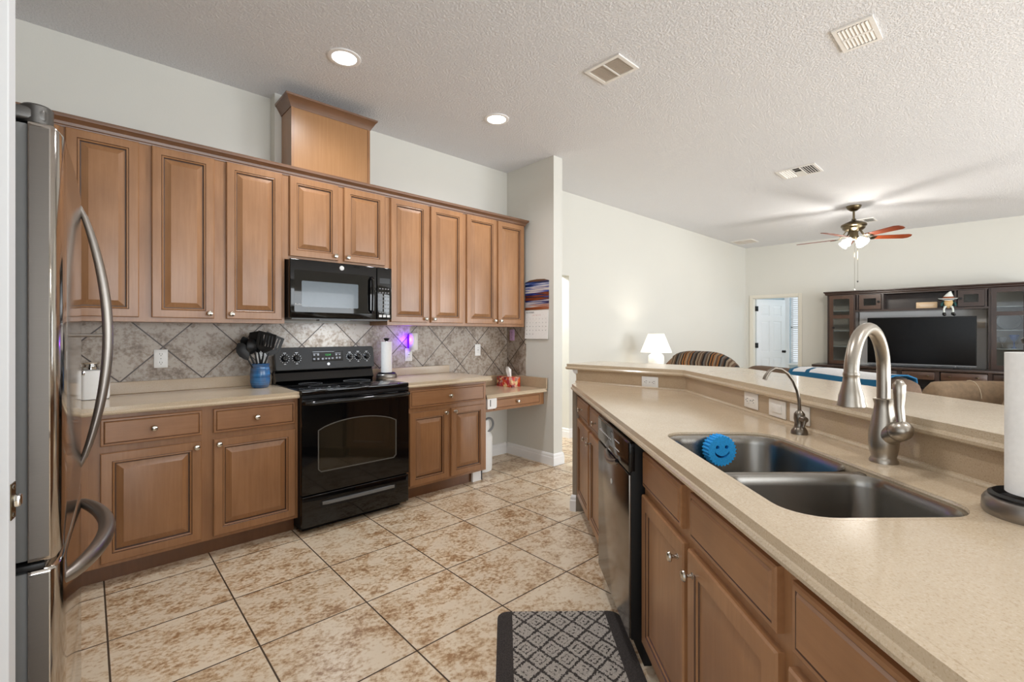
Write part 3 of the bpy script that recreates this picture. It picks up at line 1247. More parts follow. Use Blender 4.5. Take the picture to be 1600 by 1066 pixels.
def penmesh(mb, name, mat, label, cat, smooth=30, group=None):
    o = mb.build(name, mat, smooth=smooth)
    o.location = (PO.x, PO.y, 0)
    o.rotation_euler = (0, 0, PROT)
    return tag(o, label, cat, group) if label else o


# knee wall (drywall) with the return that closes the cabinet run
m = MB()
out = offset_path(INNER, 0.12)
m.prism(INNER + out[::-1], 0, BARZ - 0.041)
m.prism([(0.0, 0.004), (-0.132, 0.059), (-0.205, 0.135), (0.011, 0.085), (0.011, 0.028)], 0, PCT - 0.042)
o = penmesh(m, 'wall_knee', 'wall_taupe', None, None, smooth=0)
struct(o)
m = MB()
pth = [(0.011, 0.03), (0.0, 0.004), (-0.132, 0.059), (-0.215, 0.139)]
m.sweep(pth, SK, side=-1)
o2 = penmesh(m, 'baseboard_knee', 'trim_white', None, None, smooth=20)
struct(o2)
m = MB()
p3 = [INNER[1], INNER[2], out[2], out[1]]
CAPM = [(0, 0), (0.008, 0.0), (0.010, 0.012), (0.02, 0.022), (0.024, 0.034), (0.024, 0.044), (0, 0.044)]
e1 = Vector(INNER[2]) + (Vector(INNER[1]) - Vector(INNER[2])).normalized() * 0.012
m.sweep([tuple(e1), INNER[2], out[2], out[1], out[0]], CAPM, side=-1, z=BARZ - 0.041 - 0.045)
o3 = penmesh(m, 'trim_4', 'trim_white', None, None, smooth=20)
struct(o3)

# sink opening
SX0, SX1, SY0, SY1 = 1.642, 2.432, 0.090, 0.485
SINKHOLE = rrect(SX0, SX1, SY0, SY1, [0.085, 0.085, 0.10, 0.085], 7)
poly = [(0, 0), (SEND, 0), (SEND, 0.668), (0.435, 0.668), (-0.132, 0.059)]
m = MB()
m.prism(poly, PCT - 0.04, PCT, [SINKHOLE])
m.sweep([(SEND, 0), (0, 0), (-0.10, 0.045)], EDGE, z=PCT + 0.0002, side=-1)
m.sweep(SINKHOLE, [(-0.012, 0.0002), (0.0, -0.001), (0.0015, -0.006), (0.0, -0.012), (-0.012, -0.012)], closed=True, side=-1, z=PCT)
top = penmesh(m, 'countertop', 'counter', 'long beige worktop of the peninsula with the double sink cut into it', 'worktop', smooth=20)
m = MB()
inn = offset_path(INNER, -0.014)
m.prism(INNER + inn[::-1], PCT, BARZ - 0.041)
m.build('backsplash_panel', 'counter_splash', top, smooth=0)
m = MB()
m.sweep(inn, [(0, 0), (-0.012, 0), (-0.012, 0.004), (-0.008, 0.010), (0, 0.012)], z=PCT)
m.build('cove_bead', 'counter', top, smooth=20)
# raised bar
ext = Vector(INNER[2]) + (Vector(INNER[2]) - Vector(INNER[1])).normalized() * 0.075
BP = [INNER[0], INNER[1], tuple(ext)]
bf = offset_path(BP, -0.03)
bb = offset_path(BP, 0.44)
m = MB()
m.prism(bf + bb[::-1], BARZ - 0.04, BARZ)
m.sweep([bb[0]] + [bb[1], bb[2], bf[2], bf[1], bf[0]], EDGE, z=BARZ + 0.0002, side=1)
bar = penmesh(m, 'bar_counter', 'counter', 'raised beige bar top that bends behind the sink worktop', 'worktop', smooth=20)

# cabinets and appliances under the worktop
PB = PCT - 0.041
PDZ, PRZ = (0.118, 0.672), (0.705, 0.833)
def pcab(label, x0, x1, doors, drawers, hollow=False):
    p = PM @ Vector((x0, 0.03, 0))
    return cabinet('base_cabinet', label, 'cabinet', (p.x, p.y, 0), PROT, x1 - x0, 0, PB, 0.58,
                   doors=[(a - x0, b - x0, *PDZ, None if k is None else k - x0, 0.615) for a, b, k in doors],
                   drawers=[(a - x0, b - x0, *PRZ, None if k is None else k - x0, 0.77) for a, b, k in drawers], toe=0.1, group='base cabinets under the worktops', loops=PEN_DOOR_LOOPS, toeset=0.06, hollow=hollow)


t = pcab('brown base cabinet at the far end of the peninsula, beyond the dishwasher', 0.012, 0.975, ((0.035, 0.475, 0.43), (0.515, 0.955, 0.56)), ((0.035, 0.475, 0.255), (0.515, 0.955, 0.735)))
for ch in t.children:      # the run ends in an angled corner: the carcass follows the knee wall
    if ch.name.startswith(('carcass', 'toe_kick')):
        me = ch.data
        for v in me.vertices:
            if v.co.x < 0.3 and v.co.y > 0.3:
                v.co.x = 0.47
t = pcab('brown sink base cabinet right of the dishwasher, two doors with ring knobs', 1.583, 2.478, ((1.60, 2.005, 1.965), (2.037, 2.463, 2.075)), ((1.605, 1.985, None), (2.046, 2.458, None)), hollow=True)
pcab('brown base cabinet nearest the viewer, cut off at the lower right edge', 2.478, 3.45, ((2.498, 2.94, 2.90), (2.975, 3.43, 3.015)), ((2.506, 2.94, 2.72), (2.975, 3.43, 3.2)))

# double sink
t = penthing('kitchen_sink', 'undermount stainless steel double-bowl sink set into the peninsula worktop', 'sink', 0, 0, 0)


def bowl(x0, x1, y0, y1, r, dep, name):
    m = MB()
    z = PCT - 0.012
    L = []
    for ins, zz in ((0.0, z - 0.001), (0.004, z - 0.009), (0.008, z - 0.03), (0.016, z - dep + 0.03), (0.026, z - dep + 0.01), (0.05, z - dep)):
        rr = [max(0.02, q - ins * 0.5) for q in r]
        L.append([(px, py, zz) for px, py in rrect(x0 + ins, x1 - ins, y0 + ins, y1 - ins, rr, 7)])
    m.rings(L, True, False)
    m.bm.verts.ensure_lookup_table()
    n = len(L[-1])
    m.bm.faces.new(m.bm.verts[-n:])
    o = m.build(name, 'sink_steel', t, smooth=50)
    d = MB().lathe([(0.045, 0.001), (0.045, 0.004), (0.036, 0.004), (0.032, 0.001), (0.012, 0.001), (0.010, 0.006), (0.001, 0.007)], ((x0 + x1) / 2, (y0 + y1) / 2 + 0.02, z - dep), 20)
    d.build('drain', 'chrome', o)
    return o


DV = 2.098
bowl(SX0 + 0.0005, DV - 0.012, SY0 + 0.0005, SY1 - 0.0005, [0.05, 0.085, 0.10, 0.085], 0.2, 'bowl')
bowl(DV + 0.012, SX1 - 0.0005, SY0 + 0.0005, SY1 - 0.0005, [0.085, 0.10, 0.06, 0.05], 0.2, 'bowl')
MB().box(DV - 0.014, DV + 0.014, SY0 + 0.0, SY1 + 0.0, PCT - 0.05, PCT - 0.0125, 0.006, 3).build('divider', 'sink_steel', t)

# dishwasher
t = penthing('dishwasher', 'dark stainless dishwasher with black control strip between the peninsula cabinets', 'dishwasher', 0.985, -0.008)
w = 0.588
MB().box(0.004, w - 0.004, 0.06, 0.6, 0.09, 0.866).build('body', 'black_matte', t, smooth=0)
m = MB().box(0, w, 0.008, 0.062, 0.105, 0.858, 0.004)
m.build('door', 'black_matte', t)
dp = MB().box(0.004, w - 0.004, 0.0, 0.010, 0.11, 0.735, 0.003).build('door_panel', 'dishwasher_steel', t)
m = MB().box(0.0, w, -0.002, 0.03, 0.742, 0.862, 0.008, 3)
cp = m.build('control_panel', 'black_gloss', t)
marks('button_mark', 'mark_white', cp, [(0.05 + k * 0.028, 0.80, 0.016, 0.006) for k in range(9)] + [(0.36, 0.82, 0.08, 0.004), (0.36, 0.785, 0.08, 0.004)], -0.0028, -0.0018)
m = MB()
hp = [(0.20, 0.0, 0.735), (0.215, -0.006, 0.728), (0.255, -0.010, 0.718), (0.295, -0.011, 0.714), (0.335, -0.010, 0.718), (0.375, -0.006, 0.728), (0.39, 0.0, 0.735)]
m.tube(hp, [0.010, 0.012, 0.013, 0.014, 0.013, 0.012, 0.010], 10)
m.build('handle', 'stainless_side', dp)
MB().lathe([(0.012, 0.0), (0.012, -0.0025), (0.010, -0.003), (0.001, -0.003)], (0.294, 0.0, 0.62), 16, 'Y').build('badge', 'pearl', dp)
MB().box(0.01, w - 0.01, 0.06, 0.09, 0.0, 0.1).build('toe_panel', 'black_matte', t, smooth=0)

# ------------------------------------------------------------------ range
RX0, RX1, RYF = 0.990, 1.744, 3.03
rw = RX1 - RX0
t = thing('kitchen_range', 'black freestanding electric range with arched oven window and knobs on its backguard', 'stove', (RX0, RYF, 0))
m = MB()
m.box(0.0, rw, 0.035, 0.63, 0.03, 0.895)
m.box(0.03, rw - 0.03, 0.08, 0.6, 0.0, 0.03)
m.build('body', 'black_matte', t, smooth=0)
m = MB().box(-0.002, rw + 0.002, 0.0, 0.60, 0.885, 0.915, 0.006, 3)
ct = m.build('cooktop', 'black_gloss', t)
for (x, y, r) in ((0.2, 0.17, 0.10), (0.55, 0.17, 0.085), (0.2, 0.43, 0.08), (0.55, 0.43, 0.10)):
    m = MB().lathe([(r - 0.002, 0.9152), (r - 0.002, 0.9156), (r, 0.9156), (r, 0.9152)], (x, y, 0), 40, caps=False)
    m.build('burner_ring', 'mark_grey', ct, smooth=0)


def arch(x0, x1, z0, zs, za, n=14, r=0.02):
    """window outline with a shallow arched top"""
    p = [(x0 + r, z0), (x1 - r, z0), (x1, z0 + r)]
    for k in range(n + 1):
        u = k / n
        x = x1 + (x0 - x1) * u
        p.append((x, zs + (za - zs) * (1 - (2 * u - 1) ** 2) ** 0.8))
    p += [(x0, z0 + r)]
    return p


FLIP = Matrix(((1, 0, 0, 0), (0, 0, 1, 0), (0, 1, 0, 0), (0, 0, 0, 1)))    # plan (x, y) -> upright (x, z), height -> depth
out_ = arch(0.098, 0.654, 0.382, 0.655, 0.712)
in_ = offset_path(out_, -0.006, True)
m = MB()
m.prism([(0.0, 0.252), (rw, 0.252), (rw, 0.862), (0.0, 0.862)], 0.0, 0.035, [out_], mat=FLIP)
od = m.build('oven_door', 'black_gloss', t, smooth=0)
m = MB().prism(out_, -0.0015, 0.008, [in_], mat=FLIP)
m.build('window_frame', 'oven_frame', od, smooth=0)
MB().prism(in_, 0.003, 0.012, mat=FLIP).build('oven_window', 'oven_glass', od, smooth=0)
m = MB()
hp = [(0.012, 0.0, 0.835), (0.02, -0.030, 0.838), (0.05, -0.046, 0.838), (0.20, -0.050, 0.838), (rw / 2, -0.052, 0.838), (rw - 0.20, -0.050, 0.838), (rw - 0.05, -0.046, 0.838), (rw - 0.02, -0.030, 0.838), (rw - 0.012, 0.0, 0.835)]
m.tube(hp, 0.0145, 12)
m.build('door_handle', 'black_gloss', od)
m = MB()
for k in range(9):
    m.box(0.22 + 0.036 * k, 0.245 + 0.036 * k, -0.0012, 0.0, 0.868, 0.872)
m.box(0.0, rw, -0.001, 0.035, 0.864, 0.884)
m.build('vent_strip', 'black_panel', t, smooth=0)
m = MB().box(0.0, rw, 0.0, 0.035, 0.045, 0.243, 0.006, 3)
dr = m.build('storage_drawer', 'black_gloss', t)
m = MB()
m.prism(rrect(0.11, 0.655, 0.150, 0.198, 0.022, 5), -0.003, 0.002, mat=FLIP)
m.build('handle_recess', 'black_matte', dr, smooth=30)
L = []
for k in range(15):
    u = k / 14
    x = 0.122 + 0.52 * u
    d = 0.016 * math.sin(math.pi * u) ** 0.4
    L.append([(x, -0.002, 0.191), (x, -0.002 - d, 0.188), (x, -0.002 - d * 0.9, 0.170), (x, -0.002, 0.166)])
MB().rings(L).build('drawer_handle', 'grey_plastic', dr, smooth=50)
# backguard
bgd = MB()
L = []
for x in (0.0, rw - 0.012):
    L.append([(x, 0.565, 0.914), (x, 0.545, 0.932), (x, 0.580, 1.012), (x, 0.60, 1.012), (x, 0.64, 0.914)])
bgd.rings(L)
bgd = bgd.build('backguard', 'black_gloss', t, smooth=0)
TILT = Matrix.Translation((0, 0.545, 1.012)) @ Matrix.Rotation(R(-9), 4, 'X')
pn = MB()
ppts = rrect(0.0, rw - 0.006, 0.0, 0.160, [0.012, 0.022, 0.022, 0.012], 5)
pn.prism(ppts, -0.0, 0.03, mat=FLIP)
pn = pn.build('control_panel', 'black_panel', t, smooth=30)
pn.matrix_local = TILT
lip = MB().prism(rrect(-0.003, rw - 0.003, -0.004, 0.165, [0.014, 0.024, 0.024, 0.014], 5), 0.004, 0.032, mat=FLIP).build('panel_rim', 'black_gloss', pn, smooth=30)
for (x, r_) in ((0.063, 0.024), (0.145, 0.024), (0.546, 0.018), (0.616, 0.023), (0.688, 0.022)):
    k = MB()
    k.lathe([(r_, 0), (r_, -0.006), (r_ * 0.86, -0.009), (r_ * 0.8, -0.022), (r_ * 0.7, -0.025), (0.001, -0.025)], (0, 0, 0), 20, 'Y')
    k.box(-0.003, 0.003, -0.031, -0.02, -r_ * 0.75, r_ * 0.75, 0.001)
    k = k.build('control_knob', 'black_gloss', pn, loc=(x, 0, 0.083))
    q = MB()
    for i in range(12):
        a = math.pi * (0.5 + 2 * i / 12)
        c, s = math.cos(a), math.sin(a)
        q.box(-0.0016, 0.0016, -0.0008, 0.0, r_ + 0.004, r_ + 0.010, mat=Matrix.Rotation(a, 4, 'Y'))
    q.box(-0.010, 0.010, -0.0008, 0, r_ + 0.015, r_ + 0.019)
    q.box(-0.007, 0.007, -0.0008, 0, -r_ - 0.019, -r_ - 0.015)
    q.build('dial_marks', 'mark_white', k, smooth=0)
dsp = MB().box(0.258, 0.492, -0.003, 0.0, 0.055, 0.128, 0.001).build('display', 'black_glass', pn, smooth=0)
marks('button_mark', 'mark_grey', dsp, ((0.262, 0.112, 0.045, 0.004), (0.265, 0.098, 0.014, 0.012), (0.293, 0.098, 0.014, 0.014), (0.262, 0.066, 0.016, 0.014), (0.292, 0.066, 0.016, 0.014), (0.325, 0.066, 0.016, 0.014),
                     (0.352, 0.068, 0.014, 0.012), (0.375, 0.068, 0.014, 0.012), (0.400, 0.070, 0.016, 0.011), (0.430, 0.112, 0.042, 0.004), (0.432, 0.096, 0.014, 0.012), (0.458, 0.098, 0.014, 0.007),
                     (0.434, 0.070, 0.014, 0.015), (0.458, 0.070, 0.014, 0.015)), -0.0038, -0.003)
lettering('12:34', 0.02, 'display_green', dsp, (0.374, -0.0032, 0.096), UPRIGHT, 'clock_digits')
MB().lathe([(0.011, 0), (0.011, -0.002), (0.001, -0.002)], (0.376, 0, 0.032), 18, 'Y').build('badge', 'pearl', pn, smooth=0)

# ------------------------------------------------------------------ microwave
MX0, MX1, MYF = 0.996, 1.744, 3.285
mw = MX1 - MX0
t = thing('microwave', 'black over-the-range microwave hung under the short wall cabinet', 'microwave', (MX0, MYF, 1.376))
m = MB().box(0.0, mw, 0.045, 0.395, 0.012, 0.405)
m.build('body', 'black_matte', t, smooth=0)
m = MB().box(0.02, mw - 0.02, 0.03, 0.38, 0.0, 0.014)
m.box(0.2, 0.42, 0.02, 0.08, -0.010, 0.002, 0.003)
m.build('underside', 'grey_plastic', t, smooth=0)
m = MB().box(0.0, 0.622, 0.0, 0.045, 0.008, 0.408, 0.008, 3)
dr = m.build('door', 'black_gloss', t)
MB().prism(rrect(0.028, 0.57, 0.048, 0.335, 0.01, 4), -0.0012, 0.001, mat=FLIP).build('door_glass', 'black_glass', dr, smooth=0)
MB().prism(rrect(0.075, 0.475, 0.085, 0.262, 0.008, 4), -0.002, 0.001, mat=FLIP).build('door_window', 'micro_window', dr, smooth=0)
m = MB()
m.tube([(0.578, -0.004, 0.06), (0.578, -0.03, 0.075), (0.578, -0.034, 0.19), (0.578, -0.03, 0.305), (0.578, -0.004, 0.32)], 0.0125, 12)
m.build('door_handle', 'black_gloss', dr)
m = MB()
m.lathe([(0.0165, 0.0), (0.0165, -0.003), (0.0145, -0.004), (0.001, -0.004)], (0.352, 0, 0.372), 24, 'Y')
m.build('badge', 'pearl', dr)
lettering('Profile', 0.016, 'mark_white', dr, (0.052, -0.0022, 0.094), UPRIGHT)
m = MB().box(0.625, mw, 0.0, 0.045, 0.008, 0.408, 0.008, 3)
cp = m.build('control_panel', 'black_gloss', t)
MB().box(0.645, mw - 0.018, -0.0012, 0.0, 0.285, 0.325).build('display', 'black_panel', cp, smooth=0)
marks('keypad_mark', 'mark_grey', cp, [(0.642 + cc * 0.023, 0.06 + rr * 0.030, 0.013, 0.008) for rr in range(7) for cc in range(4)], -0.001, 0)
marks('start_button', 'mark_white', cp, [(0.640 + cc * 0.033, 0.026, 0.024, 0.019) for cc in range(3)], -0.001, 0)

# ------------------------------------------------------------------ refrigerator (its front faces the range side, +X)
# frame: x runs along the depth of the house (towards the north wall), y points back from the door
FR = thing('refrigerator', 'tall stainless refrigerator with bottom freezer, seen edge-on at the left', 'refrigerator', (-0.036, 1.365, 0), R(90 - 1.9))
FWD, FH = 0.775, 1.735
m = MB()
m.box(0.0, FWD, 0.075, 0.70, 0.03, FH - 0.012, 0.004)
m.box(0.02, FWD - 0.02, 0.09, 0.68, 0.0, 0.03)
m.build('body', 'fridge_body', FR)


def fridge_door(name, z0, z1):
    """door with a gently bowed steel front, rounded edges and a grey gasket behind"""
    N_ = 16
    L = []
    for z, e in ((z0, 0.008), (z0 + 0.004, 0.002), (z0 + 0.010, 0), (z1 - 0.010, 0), (z1 - 0.004, 0.002), (z1, 0.008)):
        ring = [(e, 0.055, z), (e, 0.022, z)]
        for k in range(N_ + 1):
            u = k / N_
            x = 0.010 + (FWD - 0.02) * u
            edge = min(u, 1 - u)
            y = 0.005 - 0.005 * (1 - (2 * u - 1) ** 2) + 0.008 * max(0, 1 - edge / 0.03) ** 2
            ring.append((x, y + e, z))
        ring += [(FWD - e, 0.022, z), (FWD - e, 0.055, z)]
        L.append(ring)
    o = MB().rings(L).build(name, 'stainless', FR, smooth=40)
    MB().box(0.008, FWD - 0.008, 0.055, 0.075, z0 + 0.006, z1 - 0.006, 0.004).build('gasket', 'gasket', o)
    MB().box(-0.0012, 0.002, 0.024, 0.053, z0 + 0.012, z1 - 0.012).build('side_panel', 'door_side_steel', o, smooth=0)
    return o


d1 = fridge_door('door', 0.80, FH - 0.02)
d2 = fridge_door('freezer_drawer', 0.06, 0.788)
HX = 0.700
def arc(p0, p1, bulge, n=22, pw=0.62):
    pts = []
    for k in range(n + 1):
        u = k / n
        b = math.sin(math.pi * u) ** pw if pw else 1
        pts.append(Vector(p0).lerp(Vector(p1), u) + Vector((0, -bulge * b, 0)))
    return pts


m = MB()
pts = arc((HX, 0.010, 0.838), (HX, 0.010, 1.695), 0.072, pw=0.8)
rad = [0.006 + 0.0085 * math.sin(math.pi * k / 22) ** 0.5 for k in range(23)]
m.tube(pts, rad, 14, sq=1.25)
m.build('door_handle', 'stainless_side', d1, smooth=60)
MB().lathe([(0.006, 0), (0.006, -0.062)], (HX, 0.006, 1.27), 10, 'Y').build('reflected_edge_rod', 'stainless_side', d1)  # rod added in place of a cabinet edge reflected in the door
m = MB()
pts = arc((0.085, 0.012, 0.722), (0.715, 0.012, 0.722), 0.075, pw=0.75)
rad = [0.010 + 0.009 * math.sin(math.pi * k / 22) ** 0.5 for k in range(23)]
m.tube(pts, rad, 14, sq=1.2)
m.build('freezer_handle', 'stainless_side', d2, smooth=60)
m = MB()
m.box(0.01, 0.10, 0.028, 0.20, FH - 0.018, FH + 0.012, 0.008, 3)
m.lathe([(0.026, FH - 0.02), (0.026, FH + 0.016), (0.022, FH + 0.02), (0.001, FH + 0.02)], (0.035, 0.045, 0), 20)
m.lathe([(0.026, FH - 0.02), (0.026, FH + 0.022), (0.022, FH + 0.026), (0.001, FH + 0.026)], (0.035, 0.115, 0), 20)
m.build('hinge_cover', 'hinge_grey', FR)
m = MB().box(0.0, 0.09, 0.03, 0.08, 0.788, 0.80, 0.002)
m.build('middle_hinge', 'black_rubber', FR)

# ------------------------------------------------------------------ ceiling fittings
def downlight(x, y, label):
    t = thing('recessed_light', label, 'ceiling light', (x, y, CEIL), 0, 'recessed ceiling lights')
    m = MB().lathe([(0.099, -0.0005), (0.099, -0.005), (0.090, -0.008), (0.074, -0.006), (0.072, -0.0005)], (0, 0, 0), 36, caps=False)
    m.build('trim_ring', 'trim_white', t)
    MB().lathe([(0.001, -0.0045), (0.073, -0.0045), (0.073, -0.001), (0.001, -0.001)], (0, 0, 0), 32, caps=False).build('lens', 'bulb_glow', t)


downlight(1.179, 2.834, 'lit round recessed ceiling light in front of the hood chimney')
downlight(2.417, 2.818, 'lit round recessed ceiling light nearer to the stub wall')


def vent(label, x0, x1, y0, y1, kind):
    t = thing('ceiling_vent', label, 'vent', ((x0 + x1) / 2, (y0 + y1) / 2, CEIL), 0, 'vents in the ceiling')
    a, b = (x1 - x0) / 2, (y1 - y0) / 2
    bw = 0.022
    hole = [(-a + bw, -b + bw), (a - bw, -b + bw), (a - bw, b - bw), (-a + bw, b - bw)]
    m = MB().prism([(-a, -b), (a, -b), (a, b), (-a, b)], -0.010, -0.0005, [hole])
    m.build('frame', 'vent_white', t, smooth=0)
    ia, ib = a - bw, b - bw
    back = 'vent_dark' if kind in ('louvre', 'multi') else 'vent_grey'
    MB().box(-ia, ia, -ib, ib, -0.003, -0.0008).build('backing', back, t, smooth=0)
    m = MB()
    if kind == 'louvre':      # two rows of slats that run along X
        for s in (-1, 1):
            c = s * ia / 2
            for k in range(8):
                y = -ib + (k + 0.5) * 2 * ib / 8
                m.box(c - ia / 2 + 0.008, c + ia / 2 - 0.008, -0.0085, 0.0085, -0.0008, 0.0008, mat=Matrix.Translation((0, y, -0.008)) @ Matrix.Rotation(R(-22), 4, 'X'))
        m.box(-0.009, 0.009, -ib, ib, -0.012, -0.004)
    elif kind == 'fine':      # return grille: two fields of fine blades
        for s in (-1, 1):
            c = s * ib / 2
            for k in range(16):
                x = -ia + (k + 0.5) * 2 * ia / 16
                m.box(-0.004, 0.004, c - ib / 2 + 0.004, c + ib / 2 - 0.004, -0.0006, 0.0006, mat=Matrix.Translation((x, 0, -0.007)) @ Matrix.Rotation(R(-38), 4, 'Y'))
        m.box(-ia, ia, -0.005, 0.005, -0.0105, -0.004)
    else:                     # four-way register
        for k in range(5):
            y = -ib + 0.012 + k * 0.022
            m.box(-ia, ia, -0.007, 0.007, -0.001, 0.001, mat=Matrix.Translation((0, y, -0.008)) @ Matrix.Rotation(R(35), 4, 'X'))
            y = ib - 0.012 - k * 0.022
            m.box(-ia, ia, -0.007, 0.007, -0.001, 0.001, mat=Matrix.Translation((0, y, -0.008)) @ Matrix.Rotation(R(-35), 4, 'X'))
        for k in range(6):
            x = 0.012 + k * (ia - 0.014) / 6
            m.box(-0.008, 0.008, -ib + 0.12, ib - 0.12, -0.001, 0.001, mat=Matrix.Translation((x, 0, -0.008)) @ Matrix.Rotation(R(38), 4, 'Y'))
            if k % 3 == 0:
                m.box(-0.010, 0.010, -ib + 0.12, ib - 0.12, -0.001, 0.001, mat=Matrix.Translation((-x - 0.01, 0, -0.008)) @ Matrix.Rotation(R(-20), 4, 'Y'))
        m.box(-0.005, 0.005, -ib + 0.12, ib - 0.12, -0.012, -0.004)
        for s in (-1, 1):
            m.box(-ia, ia, s * (ib - 0.12) - 0.005, s * (ib - 0.12) + 0.005, -0.012, -0.004)
    m.build('slats', 'vent_white', t, smooth=0)


vent('white ceiling grille with two fine beige fields, over the far end of the peninsula', 2.400, 2.625, 1.648, 1.916, 'fine')
vent('white ceiling register with two rows of short louvres at the top right', 3.117, 3.406, 0.523, 0.712, 'louvre')
vent('white four-way ceiling register between the kitchen grilles and the fan', 5.39, 5.72, 1.372, 1.734, 'multi')
vent('grey return grille in the living room ceiling corner above the far door', 8.86, 9.24, 3.24, 3.62, 'fine')
vent('small grey register on the ceiling just behind the fan', 8.55, 8.85, 1.42, 1.72, 'multi')

# ------------------------------------------------------------------ outlets and switches
def plate(label, name, cat, M4, kind, mat='white_plastic', w=0.072, h=0.116):
    """M4 places a frame whose x runs along the wall, z up and -y off the wall"""
    t = thing(name, label, cat, group='light switches under the bar' if cat == 'switch' else 'power outlets of the kitchen')
    t.matrix_world = M4
    p = MB().box(-w / 2, w / 2, -0.006, 0.0, -h / 2, h / 2, 0.003, 2).build('cover_plate', mat, t)
    if kind == 'duplex':
        for s in (-1, 1):
            q = MB().prism(rrect(-0.017, 0.017, s * 0.027 - 0.015, s * 0.027 + 0.015, 0.009, 4), -0.0085, -0.004, mat=FLIP).build('receptacle', mat, t)
            r = MB()
            for a, c in ((-0.0065, 0.009), (0.0065, 0.007)):
                r.box(a - 0.0012, a + 0.0012, -0.0092, -0.008, s * 0.027 - 0.001, s * 0.027 - 0.001 + c)
            r.lathe([(0.0025, -0.0092), (0.0025, -0.008)], (0, 0, s * 0.027 - 0.0075), 10, 'Y')
            r.build('slots', 'dark_slot', q, smooth=0)
        MB().lathe([(0.003, -0.0072), (0.003, -0.005)], (0, 0, 0), 10, 'Y').build('screw', 'grey_plastic', t)
    elif kind == 'rocker':
        MB().box(-0.017, 0.017, -0.010, -0.004, -0.034, 0.034, 0.002).build('rocker', mat, t)
    elif kind == 'gfci':
        q = MB().box(-0.017, 0.017, -0.009, -0.004, -0.034, 0.034, 0.001).build('receptacle', mat, t)
        r = MB()
        for s in (-1, 1):
            for a in (-0.0065, 0.0065):
                r.box(a - 0.0012, a + 0.0012, -0.0097, -0.0085, s * 0.02 - 0.004, s * 0.02 + 0.004)
        r.box(-0.008, 0.008, -0.0097, -0.0085, -0.004, 0.004)
        r.build('slots', 'grey_plastic', q, smooth=0)
    return t


def on_north(x, z):
    return Matrix.Translation((x, NY - 0.011, z))


plate('white duplex outlet on the tiles at the left, over the worktop', 'power_outlet', 'outlet', on_north(0.342, 1.117), 'duplex')
plate('white outlet half hidden behind the blue utensil crock', 'power_outlet', 'outlet', on_north(0.925, 1.11), 'duplex')
plate('white outlet under the purple night light', 'power_outlet', 'outlet', on_north(2.118, 1.088), 'gfci')
plate('white outlet on the tiles right of the purple night light', 'power_outlet', 'outlet', on_north(2.905, 1.112), 'gfci')
plate('lilac-tinted outlet high in the tile corner above the tissue box', 'power_outlet', 'outlet', Matrix.Translation((3.306, 3.60, 1.262)) @ Matrix.Rotation(R(-90), 4, 'Z'), 'duplex', 'lilac_plate')


def on_bar(s, z):
    return PM @ Matrix.Translation((s, 0.654, z)) @ Matrix.Rotation(0, 4, 'Z') @ Matrix.Rotation(R(90), 4, 'Y')


LAID = Matrix.Rotation(R(90), 4, 'Y')
kd = math.atan2(INNER[2][1] - INNER[1][1], INNER[2][0] - INNER[1][0])
ku = (Vector(INNER[2]) - Vector(INNER[1])).normalized()
kp = Vector(INNER[1]) + ku * 0.245 + Vector((ku.y, -ku.x)) * -0.014
plate('white outlet lying sideways under the far bend of the bar', 'power_outlet', 'outlet',
      PM @ Matrix.Translation((kp.x, kp.y, 0.955)) @ Matrix.Rotation(kd + R(180), 4, 'Z') @ LAID, 'duplex')
plate('white outlet lying sideways under the bar, left of the filtered-water tap', 'power_outlet', 'outlet', on_bar(1.217, 0.968), 'duplex', 'cream_plate')
plate('white double switch plate under the bar between the outlet and filtered-water tap', 'light_switch', 'switch', on_bar(1.422, 0.964), 'rocker', 'cream_plate', w=0.072, h=0.118)
plate('white switch plate directly behind the filtered-water tap', 'light_switch', 'switch', on_bar(1.568, 0.966), 'rocker', 'cream_plate', w=0.072, h=0.118)

# night light
t = thing('night_light', 'plug-in white night light glowing purple on the tiles', 'night light', (2.135, NY - 0.011, 1.09))
m = MB().lathe([(0.001, 0.04), (0.034, 0.04), (0.039, 0.048), (0.039, 0.182), (0.034, 0.192), (0.001, 0.194)], (0.008, -0.047, 0), 24)
m.build('shade', 'white_plastic', t)
MB().box(-0.012, 0.03, -0.03, -0.0105, 0.025, 0.12, 0.004).build('plug', 'white_plastic', t)
MB().box(-0.030, 0.03, -0.0105, -0.0015, 0.055, 0.175, 0.003).build('glow_strip', 'purple_glow', t)
point_lamp('night_light_lamp', (2.085, NY - 0.07, 1.225), 1.1, (0.2, 0.02, 1.0), 0.012)

# calendar
t = thing('hanging_calendar', 'wall calendar with an autumn lake picture hanging on the stub wall', 'calendar', (3.315, 3.245, 1.225), R(-90))
MB().box(-0.165, 0.165, -0.004, 0.0, 0.292, 0.575, 0.0).build('picture_page', 'calendar_picture', t, smooth=0).rotation_euler = (0, 0, 0)
pg = MB().box(-0.16, 0.16, -0.005, 0.0, 0.0, 0.285, 0.0)
pg = pg.build('month_page', 'paper', t, smooth=0)
pg.location = (0, -0.011, 0)
pg.rotation_euler = (R(-2), 0, 0)
m = MB()
m.prism([(-0.165, 0.575), (0.165, 0.575), (0.10, 0.592), (0.0, 0.598), (-0.10, 0.592)], -0.002, 0.0, mat=FLIP)
m.build('hanger', 'sidetable', t, smooth=0)
lettering('NOVEMBER', 0.022, 'mark_grey', pg, (-0.145, -0.0054, 0.258), UPRIGHT, 'month_title', 'LEFT')
num = 1
for r_ in range(5):
    for c_ in range(7):
        if (r_ == 0 and c_ < 1) or num > 30:
            continue
        lettering(str(num), 0.013, 'mark_grey', pg, (-0.132 + c_ * 0.044, -0.0054, 0.195 - r_ * 0.038), UPRIGHT, 'date')
        num += 1
